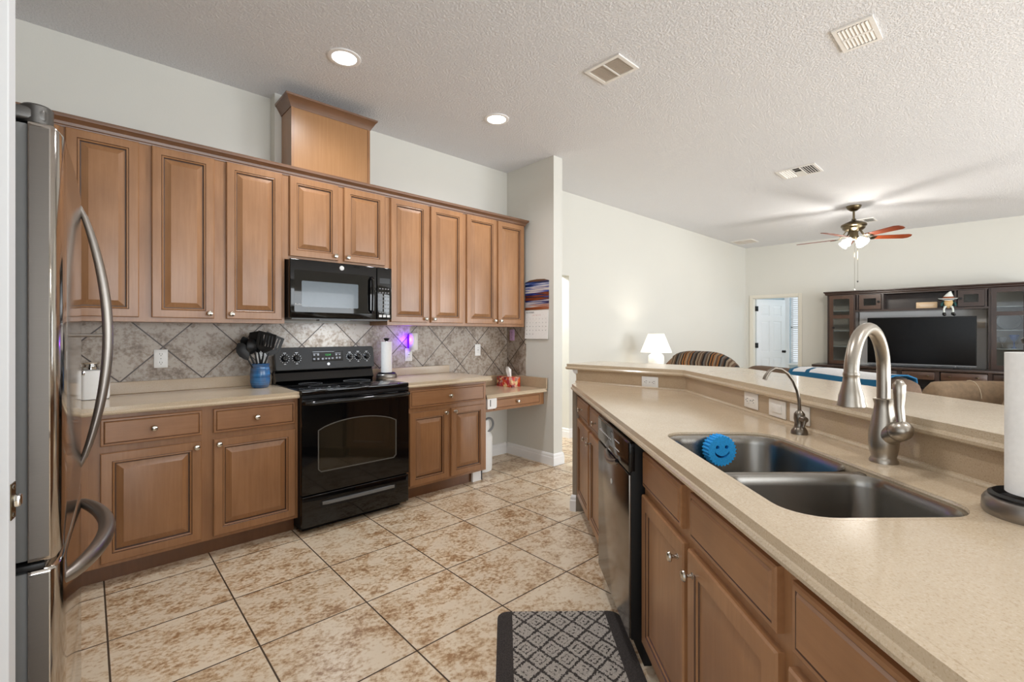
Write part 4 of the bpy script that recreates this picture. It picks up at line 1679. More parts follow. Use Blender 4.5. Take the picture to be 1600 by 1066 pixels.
lettering('S   M   T   W   T   F   S', 0.0125, 'mark_red', pg, (0, -0.0054, 0.232), UPRIGHT, 'weekday_row')

# ------------------------------------------------------------------ things on the worktops
# blue crock with utensils
CX, CY = 0.868, 3.495
t = thing('utensil_crock', 'glazed blue ceramic crock holding black cooking utensils', 'crock', (CX, CY, CT))
m = MB().lathe([(0.044, 0.0), (0.054, 0.006), (0.061, 0.04), (0.062, 0.09), (0.058, 0.13), (0.055, 0.142), (0.057, 0.152), (0.060, 0.160), (0.056, 0.163), (0.052, 0.156), (0.052, 0.02), (0.001, 0.014)], (0, 0, 0), 32, caps=False)
m.bm.faces.new(m.bm.verts[:32]) if m.bm.verts.ensure_lookup_table() is None else None
m.build('pot', 'blue_crock', t, smooth=50)


def utensil(name, label, cat, base, tip, kind, size=1.0, roll=0.0):
    b = Vector(base)
    tp = Vector(tip)
    L = (tp - b).length
    q = (tp - b).to_track_quat('Z', 'Y')
    o = thing(name, label, cat, (CX + b.x, CY + b.y, CT + b.z), 0, 'utensils in the blue crock')
    o.rotation_mode = 'QUATERNION'
    from mathutils import Quaternion
    o.rotation_quaternion = q @ Quaternion((0, 0, 1), roll)
    MB().tube([(0, 0, 0), (0, 0, L * 0.45), (0, 0, L * 0.72)], [0.008, 0.007, 0.0045], 10).build('handle', 'black_rubber', o)
    m = MB()
    z = L * 0.68
    if kind == 'spoon':
        rings = []
        for u, w, d in ((0, 0.005, 0), (0.15, 0.018, 0.004), (0.4, 0.031, 0.012), (0.65, 0.033, 0.014), (0.85, 0.024, 0.008), (1, 0.004, 0.0)):
            zz = z + 0.10 * size * u
            w *= size
            rings.append([(-w, -0.0015, zz), (-w * 0.5, d * 0.75, zz), (0, d, zz), (w * 0.5, d * 0.75, zz), (w, -0.0015, zz), (w * 0.5, d * 0.75 - 0.003, zz), (0, d - 0.003, zz), (-w * 0.5, d * 0.75 - 0.003, zz)])
        m.rings(rings)
    elif kind == 'turner':
        w, h = 0.043 * size, 0.105 * size
        holes = []
        for k in range(5):
            cx = -w * 0.62 + k * w * 0.31
            holes.append(rrect(cx - 0.0028, cx + 0.0028, z + h * 0.3, z + h * 0.85, 0.0025, 2))
        outl = [(-0.006, z - 0.005), (0.006, z - 0.005), (w * 0.8, z + h * 0.18), (w, z + h * 0.3), (w, z + h), (-w, z + h * 0.94), (-w, z + h * 0.3), (-w * 0.8, z + h * 0.18)]
        m.prism(outl, -0.0018, 0.0018, holes, mat=FLIP)
    elif kind == 'ladle':
        m.lathe([(0.004, -0.036), (0.022, -0.03), (0.036, -0.012), (0.040, 0.0), (0.037, 0.0), (0.033, -0.012), (0.02, -0.026), (0.002, -0.031)], (0, 0.02, z + 0.05), 20, 'Y', sx=size, sy=size, caps=False)
        m.tube([(0, 0, z - 0.01), (0, 0.006, z + 0.015)], 0.005, 8)
    else:
        w, h = 0.034 * size, 0.10 * size
        m.prism([(-0.006, z - 0.006), (0.006, z - 0.006), (w, z + h * 0.25), (w * 1.02, z + h * 0.8), (w * 0.7, z + h), (-w * 0.8, z + h), (-w, z + h * 0.8), (-w, z + h * 0.25)], -0.003, 0.003, mat=FLIP)
    m.build('head', 'black_rubber', o, smooth=40)
    return o


utensil('cooking_spoon', 'black cooking spoon leaning lowest to the left out of the blue crock', 'utensil', (0.02, 0.0, 0.02), (-0.125, -0.035, 0.275), 'spoon', 1.3, R(100))
utensil('cooking_spoon', 'black spoon leaning left above the lowest one in the blue crock', 'utensil', (0.02, 0.02, 0.02), (-0.095, 0.03, 0.335), 'spoon', 1.2, R(120))
utensil('slotted_turner', 'black slotted turner standing upright at the front of the blue crock', 'utensil', (-0.012, 0.02, 0.02), (0.030, -0.045, 0.345), 'turner', 1.35, R(118))
utensil('spatula', 'black wide spatula leaning right out of the blue crock', 'utensil', (-0.024, -0.005, 0.02), (0.088, 0.018, 0.315), 'turner', 1.45, R(78))
utensil('ladle', 'black round ladle facing forward in the middle of the blue crock', 'utensil', (0.005, 0.024, 0.02), (-0.045, -0.005, 0.335), 'ladle', 1.35, R(110))
utensil('scraper', 'black flat scraper behind the ladle in the blue crock', 'utensil', (0.02, -0.01, 0.02), (-0.018, 0.032, 0.35), 'scraper', 1.4, R(95))


def towel_holder(x, y, z, label, roll_label, base_r=0.085, roll_r=0.058, h=0.28, top='knob', tear=True):
    t = thing('paper_towel_holder', label, 'paper towel holder', (x, y, z), 0, 'paper towel holders')
    b = base_r
    MB().lathe([(b * 0.97, 0.0), (b, 0.006), (b * 0.985, 0.026), (b * 0.93, 0.034), (b * 0.86, 0.036)], (0, 0, 0), 40, caps=False).build('base_ring', 'stainless_side', t)
    m = MB().lathe([(b * 0.955, 0.0), (b * 0.955, 0.002), (0.01, 0.002)], (0, 0, 0), 32)
    m.lathe([(b * 0.86, 0.028), (b * 0.88, 0.040), (b * 0.80, 0.044), (b * 0.72, 0.030), (0.012, 0.020)], (0, 0, 0), 40, caps=False)
    m.build('base_plate', 'black_rubber', t)
    MB().tube([(0, 0, 0.015), (0, 0, h + 0.058)], 0.006, 12).build('post', 'chrome', t)
    MB().lathe([(0.007, h + 0.050), (0.012, h + 0.052), (0.022, h + 0.066), (0.024, h + 0.072), (0.020, h + 0.076), (0.001, h + 0.077)], (0, 0, 0), 24).build('finial', 'black_rubber', t)
    r = MB()
    z0 = 0.046
    r.lathe([(0.020, z0), (roll_r, z0), (roll_r, z0 + h), (0.020, z0 + h)], (0, 0, 0), 40, caps=False)
    r.lathe([(0.020, z0), (0.020, z0 + h)], (0, 0, 0), 24, caps=False)
    o = r.build('paper_towel_roll', 'paper', loc=(x, y, z))
    tag(o, roll_label, 'paper towels', 'paper towel rolls')
    return t


towel_holder(1.842, 3.562, CT, 'steel paper towel holder with black knob beside the range backguard', 'thin white paper towel roll beside the range backguard', 0.085, 0.044, 0.255)
p = PM @ Vector((2.440, 0.562, PCT))
towel_holder(p.x, p.y, p.z, 'steel and black paper towel holder at the right edge of the sink worktop', 'white paper towel roll cut off by the right edge of the photo', 0.080, 0.046, 0.278)

# white counter appliance behind the refrigerator handle
t = thing('can_opener', 'white countertop appliance with chrome top behind the refrigerator handle', 'kitchen appliance', (-0.03, 3.46, CT))
m = MB()
L = []
for x0, x1, z in ((0.0, 0.118, 0.003), (0.0, 0.122, 0.02), (0.0, 0.122, 0.13), (0.0, 0.114, 0.155), (0.005, 0.10, 0.162)):
    L.append([(px, py, z) for px, py in rrect(x0, x1, 0.0, 0.11, 0.018, 4)])
m.rings(L)
m.build('body', 'white_plastic', t, smooth=40)
MB().box(0.004, 0.118, 0.005, 0.105, 0.0, 0.004).build('foot', 'black_rubber', t, smooth=0)
m = MB().lathe([(0.034, 0.162), (0.040, 0.168), (0.040, 0.180), (0.034, 0.184), (0.030, 0.192), (0.038, 0.198), (0.040, 0.207), (0.001, 0.208)], (0.042, 0.055, 0), 28)
m.box(0.004, 0.018, -0.006, 0.0, 0.14, 0.165, 0.002)
m.build('chrome_top', 'chrome', t)

# tissue box
t = thing('tissue_box', 'red floral cardboard tissue box on the desk top', 'tissue box', (3.10, 3.385, 0.742))
m = MB().box(0, 0.118, 0, 0.225, 0, 0.098, 0.002)
m.build('carton', 'tissue_print', t)
m = MB()
random.seed(3)
L = []
for k, (z, w, d) in enumerate(((0.094, 0.022, 0.010), (0.115, 0.026, 0.014), (0.145, 0.030, 0.016), (0.17, 0.034, 0.013), (0.188, 0.030, 0.008))):
    ring = []
    for i in range(20):
        a = 2 * math.pi * i / 20
        f = 1 + 0.28 * math.sin(a * 5 + k * 0.5)
        ring.append((0.06 + d * f * math.cos(a), 0.10 + 0.006 * k + w * f * math.sin(a), z + (0.012 * math.sin(a * 2 + 0.4) if k == 4 else 0)))
    L.append(ring)
m.rings(L)
m.build('tissue', 'paper', t, smooth=60)

# white slotted box at the desk apron, white bin below
t = thing('slotted_box', 'small white plastic box with a dark slot at the left end of the desk apron', 'box', (2.556, 3.112, 0.618))
MB().prism(rrect(0.0, 0.105, 0.0, 0.10, [0.02, 0.02, 0.004, 0.004], 4), -0.012, 0.033, mat=FLIP).build('housing', 'white_device', t)
MB().box(0.028, 0.036, -0.0132, -0.011, 0.022, 0.08).build('slot', 'dark_slot', t, smooth=0)
t = thing('waste_bin', 'white lidded plastic bin under the desk behind the base cabinet', 'bin', (2.700, 3.40, 0))
m = MB().lathe([(0.105, 0.0), (0.118, 0.006), (0.122, 0.03), (0.124, 0.31), (0.118, 0.335), (0.100, 0.352), (0.094, 0.372)], (0, 0, 0), 36)
m.build('body', 'white_plastic', t)
m = MB()
LT = Matrix.Translation((0, 0, 0.40)) @ Matrix.Rotation(R(-20), 4, 'Y')
m.lathe([(0.094, -0.03), (0.098, 0.0), (0.098, 0.05), (0.088, 0.075), (0.05, 0.082), (0.001, 0.082)], (0, 0, 0.40), 32)
m.build('lid', 'white_plastic', t)
m = MB().lathe([(0.062, 0.0), (0.070, -0.008), (0.062, -0.016), (0.050, -0.010), (0.050, 0.0)], (0.045, -0.075, 0.43), 28, 'Y', caps=False)
m.build('lid_ring', 'grey_plastic', t)

# ------------------------------------------------------------------ sink fittings
t = penthing('kitchen_faucet', 'tall brushed-nickel gooseneck faucet with pull-down spray head behind the sink', 'faucet', 2.042, 0.585, PCT)
m = MB().lathe([(0.0335, 0.0), (0.0335, 0.006), (0.030, 0.013), (0.029, 0.016), (0.0335, 0.035), (0.0355, 0.06), (0.0340, 0.085), (0.029, 0.115), (0.0235, 0.145), (0.0212, 0.163), (0.0240, 0.174), (0.0245, 0.178), (0.0185, 0.180)], (0, 0, 0), 36)
m.build('body', 'nickel', t, smooth=40)
sd = Vector((0.149, -0.205, 0)).normalized()
RS = 0.1265
path = [Vector((0, 0, 0.175)), Vector((0, 0, 0.22)), Vector((0, 0, 0.256))]
for k in range(1, 19):
    a = math.pi * k / 18 * 0.985
    path.append(sd * (RS - RS * math.cos(a)) + Vector((0, 0, 0.256 + RS * 0.94 * math.sin(a))))
MB().tube(path, 0.0160, 18).build('spout', 'nickel', t, smooth=60)
tip = path[-1]
m = MB().lathe([(0.0168, 0.004), (0.0178, 0.0), (0.0178, -0.004), (0.0168, -0.006), (0.018, -0.018), (0.0225, -0.039), (0.0270, -0.056), (0.0278, -0.068), (0.0300, -0.076), (0.0300, -0.080), (0.026, -0.082), (0.001, -0.080)], tip, 32)
m.build('spray_head', 'nickel', t, smooth=40)
# handle hub and lever on the right-hand side
hd = Vector((0.86, 0.0, 0.50)).normalized()
q = hd.to_track_quat('Z', 'Y').to_matrix().to_4x4()
m = MB().lathe([(0.026, 0.0), (0.0265, 0.02), (0.0255, 0.036)], Vector((0.012, 0, 0.074)), 28, mat=q)
m.build('handle_neck', 'nickel', t, smooth=40)
m = MB().lathe([(0.0255, 0.037), (0.0275, 0.045), (0.026, 0.060), (0.019, 0.073), (0.008, 0.079), (0.001, 0.080)], Vector((0.012, 0, 0.074)), 28, mat=q)
m.build('handle_cap', 'nickel', t, smooth=40)
hb = Vector((0.012, 0, 0.074)) + hd * 0.058
MB().tube([hb, hb + Vector((-0.006, 0, 0.03)), hb + Vector((-0.010, 0, 0.06)), hb + Vector((-0.010, 0, 0.095)), hb + Vector((-0.010, 0, 0.120)), hb + Vector((-0.009, 0, 0.133))],
          [0.013, 0.011, 0.0115, 0.0145, 0.0155, 0.007], 16, sq=0.9).build('lever', 'nickel', t, smooth=60)

t = penthing('water_tap', 'small brushed-nickel filtered-water tap with thin curved neck', 'faucet', 1.674, 0.582, PCT)
m = MB().lathe([(0.0275, 0.0), (0.0275, 0.004), (0.026, 0.012), (0.0195, 0.022), (0.017, 0.026), (0.0155, 0.04), (0.0185, 0.055), (0.0175, 0.072), (0.0105, 0.082), (0.007, 0.085)], (0, 0, 0), 28)
m.build('base', 'nickel_dark', t, smooth=40)
m = MB().lathe([(0.0115, 0.008), (0.0125, 0.024), (0.0095, 0.036), (0.001, 0.038)], (0.0, 0.0, 0.056), 20, 'X')
m.tube([(0.03, 0, 0.06), (0.034, -0.004, 0.045), (0.036, -0.01, 0.03)], [0.006, 0.006, 0.004], 10)
m.build('valve_lever', 'nickel_dark', t, smooth=40)
path = [Vector((0, 0, 0.08)), Vector((0, -0.001, 0.12)), Vector((0, -0.008, 0.155)), Vector((0, -0.022, 0.190)), Vector((0, -0.042, 0.217)), Vector((0, -0.066, 0.234)), Vector((0, -0.090, 0.237)),
        Vector((0, -0.110, 0.226)), Vector((0, -0.122, 0.208)), Vector((0, -0.127, 0.196))]
MB().tube(path, [0.0058] * 7 + [0.006, 0.0075, 0.0075], 12).build('neck', 'nickel_dark', t, smooth=60)

# scrubbing sponge with a smile, stuck to the far wall of the far bowl
t = penthing('scrub_sponge', 'round blue scrubbing sponge with a smiling face in the far sink bowl', 'sponge', 1.664, 0.283, 0.860, R(6))
rad, th_ = 0.0545, 0.04
ringF = []
nT = 26
pts = []
for k in range(nT * 4):
    a = 2 * math.pi * k / (nT * 4)
    rr = rad * (1.0 if k % 4 in (1, 2) else 0.915)
    pts.append((rr * math.cos(a), rr * math.sin(a)))


def disc(cx, cz, r, n=12):
    return [(cx + r * math.cos(2 * math.pi * i / n), cz + r * math.sin(2 * math.pi * i / n)) for i in range(n)]


smile = []
for k in range(11):
    a = R(205 + 130 * k / 10)
    smile.append((0.030 * math.cos(a), 0.004 + 0.030 * math.sin(a)))
for k in range(11):
    a = R(335 - 130 * k / 10)
    smile.append((0.029 * math.cos(a), 0.012 + 0.030 * math.sin(a)))
YZ = Matrix(((0, 0, 1, 0), (1, 0, 0, 0), (0, 1, 0, 0), (0, 0, 0, 1)))   # plan -> disc that faces +x
m = MB().prism(pts, 0.0, th_, [disc(-0.017, 0.013, 0.0068), disc(0.017, 0.013, 0.0068), smile], mat=YZ)
b = m.build('foam', 'sponge_blue', t, smooth=0)
MB().prism(disc(0, 0, rad * 0.88, 24), 0.002, th_ - 0.012, mat=YZ).build('face_holes', 'sponge_dark', t, smooth=0)
MB().lathe([(0.02, -0.012), (0.022, 0.0)], (0, 0, 0), 16, 'X').build('suction_mount', 'grey_plastic', t)

# kitchen mat
t = penmesh(MB().prism(rrect(-0.43, 0.43, -0.275, 0.275, 0.05, 6), 0.0, 0.011), 'floor_mat', 'mat_pattern', 'grey lozenge-patterned kitchen mat with dark border in front of the sink cabinets', 'mat', smooth=0)
p = PM @ Vector((1.226 + 0.43, -0.515 + 0.275, 0.0005))
t.location = p

# ------------------------------------------------------------------ living room
# table lamp on a side table
t = thing('side_table', 'brown wooden side table under the white table lamp behind the bar', 'table', (5.66, 3.29, 0))
MB().box(-0.27, 0.27, -0.27, 0.27, 0.665, 0.70, 0.006).build('table_top', 'sidetable', t)
MB().box(-0.23, 0.23, -0.23, 0.23, 0.58, 0.665).build('apron', 'sidetable', t, smooth=0)
MB().box(-0.235, 0.235, -0.235, 0.235, 0.16, 0.185).build('shelf', 'sidetable', t, smooth=0)
for sx in (-1, 1):
    for sy in (-1, 1):
        MB().box(sx * 0.23 - 0.022, sx * 0.23 + 0.022, sy * 0.23 - 0.022, sy * 0.23 + 0.022, 0, 0.665, 0.003).build('leg', 'sidetable', t)
t = thing('table_lamp', 'lit white table lamp with cone shade behind the far end of the bar', 'lamp', (5.66, 3.29, 0.70))
MB().lathe([(0.095, 0.0), (0.10, 0.01), (0.105, 0.10), (0.105, 0.25), (0.095, 0.285), (0.06, 0.31), (0.045, 0.325), (0.04, 0.34), (0.012, 0.345), (0.010, 0.36)], (0, 0, 0), 28).build('base', 'lamp_base', t, smooth=50)
m = MB().lathe([(0.205, 0.325), (0.105, 0.575), (0.102, 0.575), (0.202, 0.325)], (0, 0, 0), 40, caps=False)
m.build('shade', 'lamp_shade', t, smooth=50)
MB().lathe([(0.012, 0.345), (0.016, 0.39), (0.03, 0.42), (0.034, 0.45), (0.024, 0.48), (0.001, 0.49)], (0, 0, 0), 20).build('bulb', 'bulb_glow', t)
point_lamp('table_lamp_light', (5.66, 3.29, 1.17), 14, (1.0, 0.93, 0.82), 0.05)


def soft(m, x0, x1, y0, y1, z0, z1, bev=0.05, seg=4, mat=None):
    return m.box(x0, x1, y0, y1, z0, z1, bev, seg, mat=mat)


# brown recliner with a striped throw, its broad back towards the viewer
rl = thing('recliner', 'brown leather recliner with rounded back behind the table lamp', 'armchair', (6.36, 2.99, 0), R(-90))
m = MB()
soft(m, -0.52, 0.52, -0.10, 0.62, 0.06, 0.46, 0.06)
m.build('seat', 'brown_leather', rl)
L = []
for k in range(15):
    u = -1 + 2 * k / 14
    top = 0.60 + 0.415 * (1 - abs(u) ** 3.2) ** 0.5 if abs(u) < 1 else 0.60
    x = 0.56 * u
    L.append([(x, -0.05, 0.30), (x, -0.16, 0.34), (x, -0.17 - 0.04 * (1 - u * u), top - 0.13), (x, -0.13, top - 0.03), (x, -0.05, top), (x, 0.03, top - 0.03), (x, 0.09, top - 0.14), (x, 0.10, 0.34)])
m = MB().rings(L)
m.build('backrest', 'brown_leather', rl, smooth=60)
for s in (-1, 1):
    m = MB()
    soft(m, s * 0.50 - 0.1, s * 0.50 + 0.1, -0.05, 0.62, 0.05, 0.62, 0.08)
    m.build('armrest', 'brown_leather', rl)
L = []
for k in range(19):
    u = -0.62 + 1.56 * k / 18
    uu = min(0.995, abs(u))
    top = 0.60 + 0.415 * (1 - uu ** 3.2) ** 0.5
    x = 0.56 * u
    e = 0.012
    L.append([(x, -0.175 - e, 0.42), (x, -0.185 - 0.04 * (1 - u * u) - e, top - 0.13), (x, -0.14 - e, top - 0.025 + e * 0.5), (x, -0.05, top + e), (x, 0.035 + e, top - 0.025 + e), (x, 0.10 + e, top - 0.14), (x, 0.115 + e, 0.5)])
m = MB().rings(L, closed_u=False)
o = m.build('throw_blanket', 'striped_blanket', smooth=60, loc=(6.36, 2.99, 0), rot=(0, 0, R(-90)))
md = o.modifiers.new('thick', 'SOLIDIFY')
md.thickness = 0.008
md.offset = 1
tag(o, 'brown, black and orange striped throw draped over the brown recliner', 'blanket')

# brown sofa along the bar, white and blue throw over its back
sv = Vector((4.51 - 5.42, 0.57 - 2.08, 0))
sl = sv.length
so = thing('sofa', 'dark brown fabric sofa with its back to the bar, mostly hidden by it', 'sofa', (5.42, 2.08, 0), math.atan2(sv.y, sv.x))
# local x runs along the back towards the viewer, +y away from the bar
m = MB()
soft(m, 0.0, sl, 0.0, 0.92, 0.06, 0.44, 0.05)
m.build('base', 'brown_fabric', so)
m = MB()
for k in range(2):
    a, b = 0.02 + k * sl / 2, sl / 2 - 0.01 + k * sl / 2
    soft(m, a, b, -0.03, 0.25, 0.30, 0.925, 0.10, 5)
m.build('back_cushions', 'brown_fabric', so, smooth=60)
for a, b in ((-0.16, 0.06), (sl - 0.06, sl + 0.16)):
    m = MB()
    soft(m, a, b, 0.0, 0.95, 0.06, 0.64, 0.09, 5)
    m.build('armrest', 'brown_fabric', so, smooth=60)
x0, x1 = 0.70, 1.66
prof = [(-0.045, 0.42), (-0.045, 0.80), (-0.045, 0.855), (-0.028, 0.91), (-0.015, 0.928), (0.05, 0.945), (0.17, 0.945), (0.25, 0.92), (0.27, 0.80), (0.27, 0.55)]
m = MB()
cuts = [x0 + (x1 - x0) * k / 40 for k in range(41)]
m.rings([[(x, y + 0.004 * math.sin(9 * x), z + 0.006 * math.sin(7 * x + 1)) for (y, z) in prof] for x in cuts], closed_u=False)
for f in m.bm.faces:
    c = f.calc_center_median()
    if c.x < x0 + 0.04 or x0 + 0.2 < c.x < x0 + 0.25 or c.x > x1 - 0.06 or (0.858 < c.z < 0.908 and c.y < 0.03):
        f.material_index = 1
plain('teal_stripe', rgb(20, 92, 132), 0.9)
o = m.build('throw_blanket', ('towel_white', 'teal_stripe'), smooth=60, loc=so.location, rot=so.rotation_euler)
md = o.modifiers.new('thick', 'SOLIDIFY')
md.thickness = 0.01
md.offset = 1
tag(o, 'white throw with teal blue stripes over the back of the brown sofa', 'blanket')

# tan suede armchair at the right, seen from its side
ac = thing('armchair', 'tan suede armchair at the right in front of the media wall', 'armchair', (7.05, 0.02, 0), R(-42.5))
# local x: towards the chair's back (right in view); y: away from the viewer
m = MB()
soft(m, -0.38, 0.42, -0.36, 0.36, 0.05, 0.42, 0.06)
m.build('seat', 'tan_suede', ac)
for s in (-1, 1):
    m = MB()
    L = []
    for k in range(13):
        u = k / 12
        x = -0.50 + 0.95 * u
        e = min(1, (1 - (1 - min(1, u / 0.16)) ** 2) ** 0.5 + 0.12) if u < 0.16 else 1.0
        zt = 0.67 + 0.065 * e + 0.012 * math.sin(3 * u)
        w = 0.125 * (0.55 + 0.45 * e)
        L.append([(x, s * 0.43 + w * math.cos(a), 0.56 + (zt - 0.56) * math.sin(a) if math.sin(a) > 0 else 0.56 + 0.52 * math.sin(a)) for a in [2 * math.pi * i / 16 for i in range(16)]])
    m.rings(L)
    o = m.build('armrest', 'tan_suede', ac, smooth=60)
    ring = [(-0.02, s * 0.43 + 0.127 * math.cos(a), 0.56 + (0.19 * math.sin(a))) for a in [math.pi * i / 12 for i in range(13)]]
    MB().tube(ring, 0.004, 6).build('seam', 'stitch', o)
m = MB()
soft(m, 0.36, 0.62, -0.46, 0.46, 0.10, 1.0, 0.11, 5)
m.build('backrest', 'tan_suede', ac, smooth=60)

# ------------------------------------------------------------------ media wall
def tvthing(name, label, cat, s, off, z=0.0, group=None):
    p = tvpt(s, -off, z)
    return thing(name, label, cat, p, rot_tv, group)


DPT = 0.42
mc = tvthing('media_cabinet', 'large dark wooden media wall unit with glass-door towers around the television', 'cabinet', 0, 0)
# local x along the wall, local y: negative towards the room
E_ = 'espresso'


def glazed(parent, x0, x1, z0, z1, y, rail=None, knob_at=None, st=0.056, mat='espresso_brown'):
    hs = []
    m = MB()
    zs = [z0 + st, z1 - st]
    if rail:
        hs = [(x0 + st, z0 + st, x1 - st, rail - 0.03), (x0 + st, rail + 0.03, x1 - st, z1 - st)]
    else:
        hs = [(x0 + st, z0 + st, x1 - st, z1 - st)]
    m.prism([(x0, z0), (x1, z0), (x1, z1), (x0, z1)], y, y + 0.022, [[(a, b), (c, b), (c, d), (a, d)] for a, b, c, d in hs], mat=FLIP)
    d = m.build('door', mat, parent, smooth=0)
    g = MB()
    for a, b, c, dd in hs:
        g.box(a - 0.004, c + 0.004, y + 0.010, y + 0.014, b - 0.004, dd + 0.004)
    g.build('glass_pane', 'clear_glass', d, smooth=0)
    if knob_at:
        MB().lathe([(0.009, 0), (0.009, -0.012), (0.019, -0.018), (0.019, -0.026), (0.001, -0.028)], (knob_at[0], y, knob_at[1]), 16, 'Y').build('knob', 'black_matte', d)
    return d


def tower(x0, x1, z0, z1, name):
    m = MB()
    m.box(x0, x0 + 0.025, -DPT, -0.01, z0, z1).box(x1 - 0.025, x1, -DPT, -0.01, z0, z1)
    m.box(x0, x1, -DPT, -0.01, z1 - 0.025, z1).box(x0, x1, -DPT, -0.01, z0, z0 + 0.025)
    o = m.build(name, E_, mc, smooth=0)
    MB().box(x0 + 0.02, x1 - 0.02, -0.03, -0.012, z0 + 0.02, z1 - 0.02).build('back_panel', 'cabinet_back', o, smooth=0)
    for z in (1.05, 1.32, 1.66):
        MB().box(x0 + 0.025, x1 - 0.025, -DPT + 0.05, -0.03, z, z + 0.012).build('shelf', 'shelf_glass', o, smooth=0)
    return o


TZ0, TZ1 = 0.745, 1.945
tower(1.455, 1.85, TZ0, TZ1, 'left_tower')
glazed(mc, 1.485, 1.825, TZ0 + 0.02, TZ1 - 0.02, -DPT - 0.022, 1.565, (1.545, 1.38))
tower(3.405, 3.83, TZ0, TZ1, 'right_tower')
glazed(mc, 3.43, 3.80, TZ0 + 0.02, TZ1 - 0.02, -DPT - 0.022, 1.565, None, mat=E_)
# bridge over the television
m = MB()
m.box(1.85, 3.405, -DPT, -0.01, 1.645, 1.672).box(1.85, 3.405, -DPT, -0.01, 1.925, 1.945)
for x in (1.875, 2.205, 3.06, 3.38):
    m.box(x - 0.012, x + 0.012, -DPT, -0.01, 1.672, 1.925)
m.box(1.85, 3.405, -0.04, -0.012, 1.672, 1.925)
m.build('bridge_shelf', E_, mc, smooth=0)
glazed(mc, 1.90, 2.185, 1.680, 1.92, -DPT - 0.02, None, (2.155, 1.80), 0.062)
glazed(mc, 3.085, 3.365, 1.680, 1.92, -DPT - 0.02, None, (3.115, 1.80), 0.062, E_)
m = MB()
m.sweep([tuple(p) for p in ((1.43, -0.005), (1.43, -DPT), (3.86, -DPT), (3.86, -0.005))], [(-0.02, 0), (0.0, 0), (0.012, 0.015), (0.012, 0.028), (0.03, 0.045), (0.03, 0.06), (-0.02, 0.06)], z=1.94)
m.box(1.44, 3.85, -DPT, -0.01, 1.945, 1.985)
m.build('cornice', E_, mc, smooth=20)
m = MB().box(1.86, 3.40, -0.03, -0.012, 0.745, 1.645)
m.build('tv_back_panel', 'trim_white', mc, smooth=0)
MB().box(3.30, 3.385, -0.038, -0.030, 1.365, 1.46, 0.002).build('wall_plate', 'wall_plate', mc)
# base units
m = MB()
m.box(1.24, 4.05, -0.53, -0.01, 0.705, 0.745, 0.006)
m.build('base_top', E_, mc)
m = MB()
for x in (1.28, 1.83, 2.42, 2.86, 3.42, 4.0):
    m.box(x - 0.025, x + 0.025, -0.50, -0.01, 0.06, 0.705)
m.box(1.26, 4.02, -0.04, -0.012, 0.06, 0.705)
m.box(1.26, 4.02, -0.50, -0.01, 0.0, 0.09)
m.box(1.26, 4.02, -0.49, -0.01, 0.40, 0.42)
m.build('base_frame', E_, mc, smooth=0)
for a, b, mat in ((1.86, 2.39, E_), (2.45, 2.83, 'espresso_brown'), (2.90, 3.39, 'espresso_brown'), (3.45, 3.97, E_), (1.31, 1.80, 'espresso_brown')):
    d = MB().box(a, b, -0.515, -0.49, 0.575, 0.69, 0.004).build('drawer', mat, mc)
    for kx in (a + (b - a) * 0.2, b - (b - a) * 0.2):
        MB().lathe([(0.006, 0), (0.006, -0.012), (0.014, -0.018), (0.012, -0.024), (0.001, -0.026)], (kx, -0.515, 0.632), 14, 'Y').build('knob', 'bronze', d)

# television
tv = tvthing('television', 'large black flat-screen television standing in the media wall unit', 'television', 2.642, 0.30, 0.745)
MB().box(-0.645, 0.645, -0.02, 0.025, 0.035, 0.795, 0.004).build('casing', 'black_matte', tv)
MB().box(-0.637, 0.637, -0.023, -0.019, 0.055, 0.787).build('screen', 'screen', tv, smooth=0)
MB().box(-0.645, 0.645, -0.024, -0.015, 0.036, 0.052).build('bottom_bezel', 'tv_grey', tv, smooth=0)
for s in (-1, 1):
    MB().rings([[(s * 0.42 + q, yy, zz) for q, yy, zz in ((-0.012, -0.10, 0.0), (0.012, -0.10, 0.0), (0.012, -0.085, 0.008), (-0.012, -0.085, 0.008))], [(s * 0.42 + q, yy, zz) for q, yy, zz in ((-0.012, -0.008, 0.045), (0.012, -0.008, 0.045), (0.012, 0.008, 0.045), (-0.012, 0.008, 0.045))]]).build('foot', 'tv_grey', tv, smooth=0)
    MB().box(s * 0.42 - 0.012, s * 0.42 + 0.012, -0.10, 0.10, 0, 0.008).build('foot_bar', 'tv_grey', tv, smooth=0)
o = MB().box(-0.10, 0.10, -0.03, 0.03, 0.0, 0.022, 0.004).build('remote_box', 'black_matte')
p = tvpt(3.13, -0.47, 0.745)
o.location = p
o.rotation_euler = (0, 0, rot_tv)
tag(o, 'slim black box lying on the media unit below the right part of the television', 'box')

# ornaments in the media wall
o = MB().box(-0.125, 0.125, -0.01, 0.01, 0.0, 0.10, 0.008, 3).build('wooden_sign', 'sign_wood')
lett = lettering('GATHER', 0.05, 'sidetable', o, (0, -0.0105, 0.033), UPRIGHT) if False else None
MB().box(-0.09, 0.09, -0.0112, -0.0098, 0.058, 0.064).box(-0.075, 0.075, -0.0112, -0.0098, 0.036, 0.044).build('lettering_lines', 'wall_plate', o, smooth=0)
p = tvpt(2.735, -0.30, 1.672)
o.location = p
o.rotation_euler = (R(0), 0, rot_tv)
tag(o, 'small pale wooden sign on the shelf above the television', 'sign')

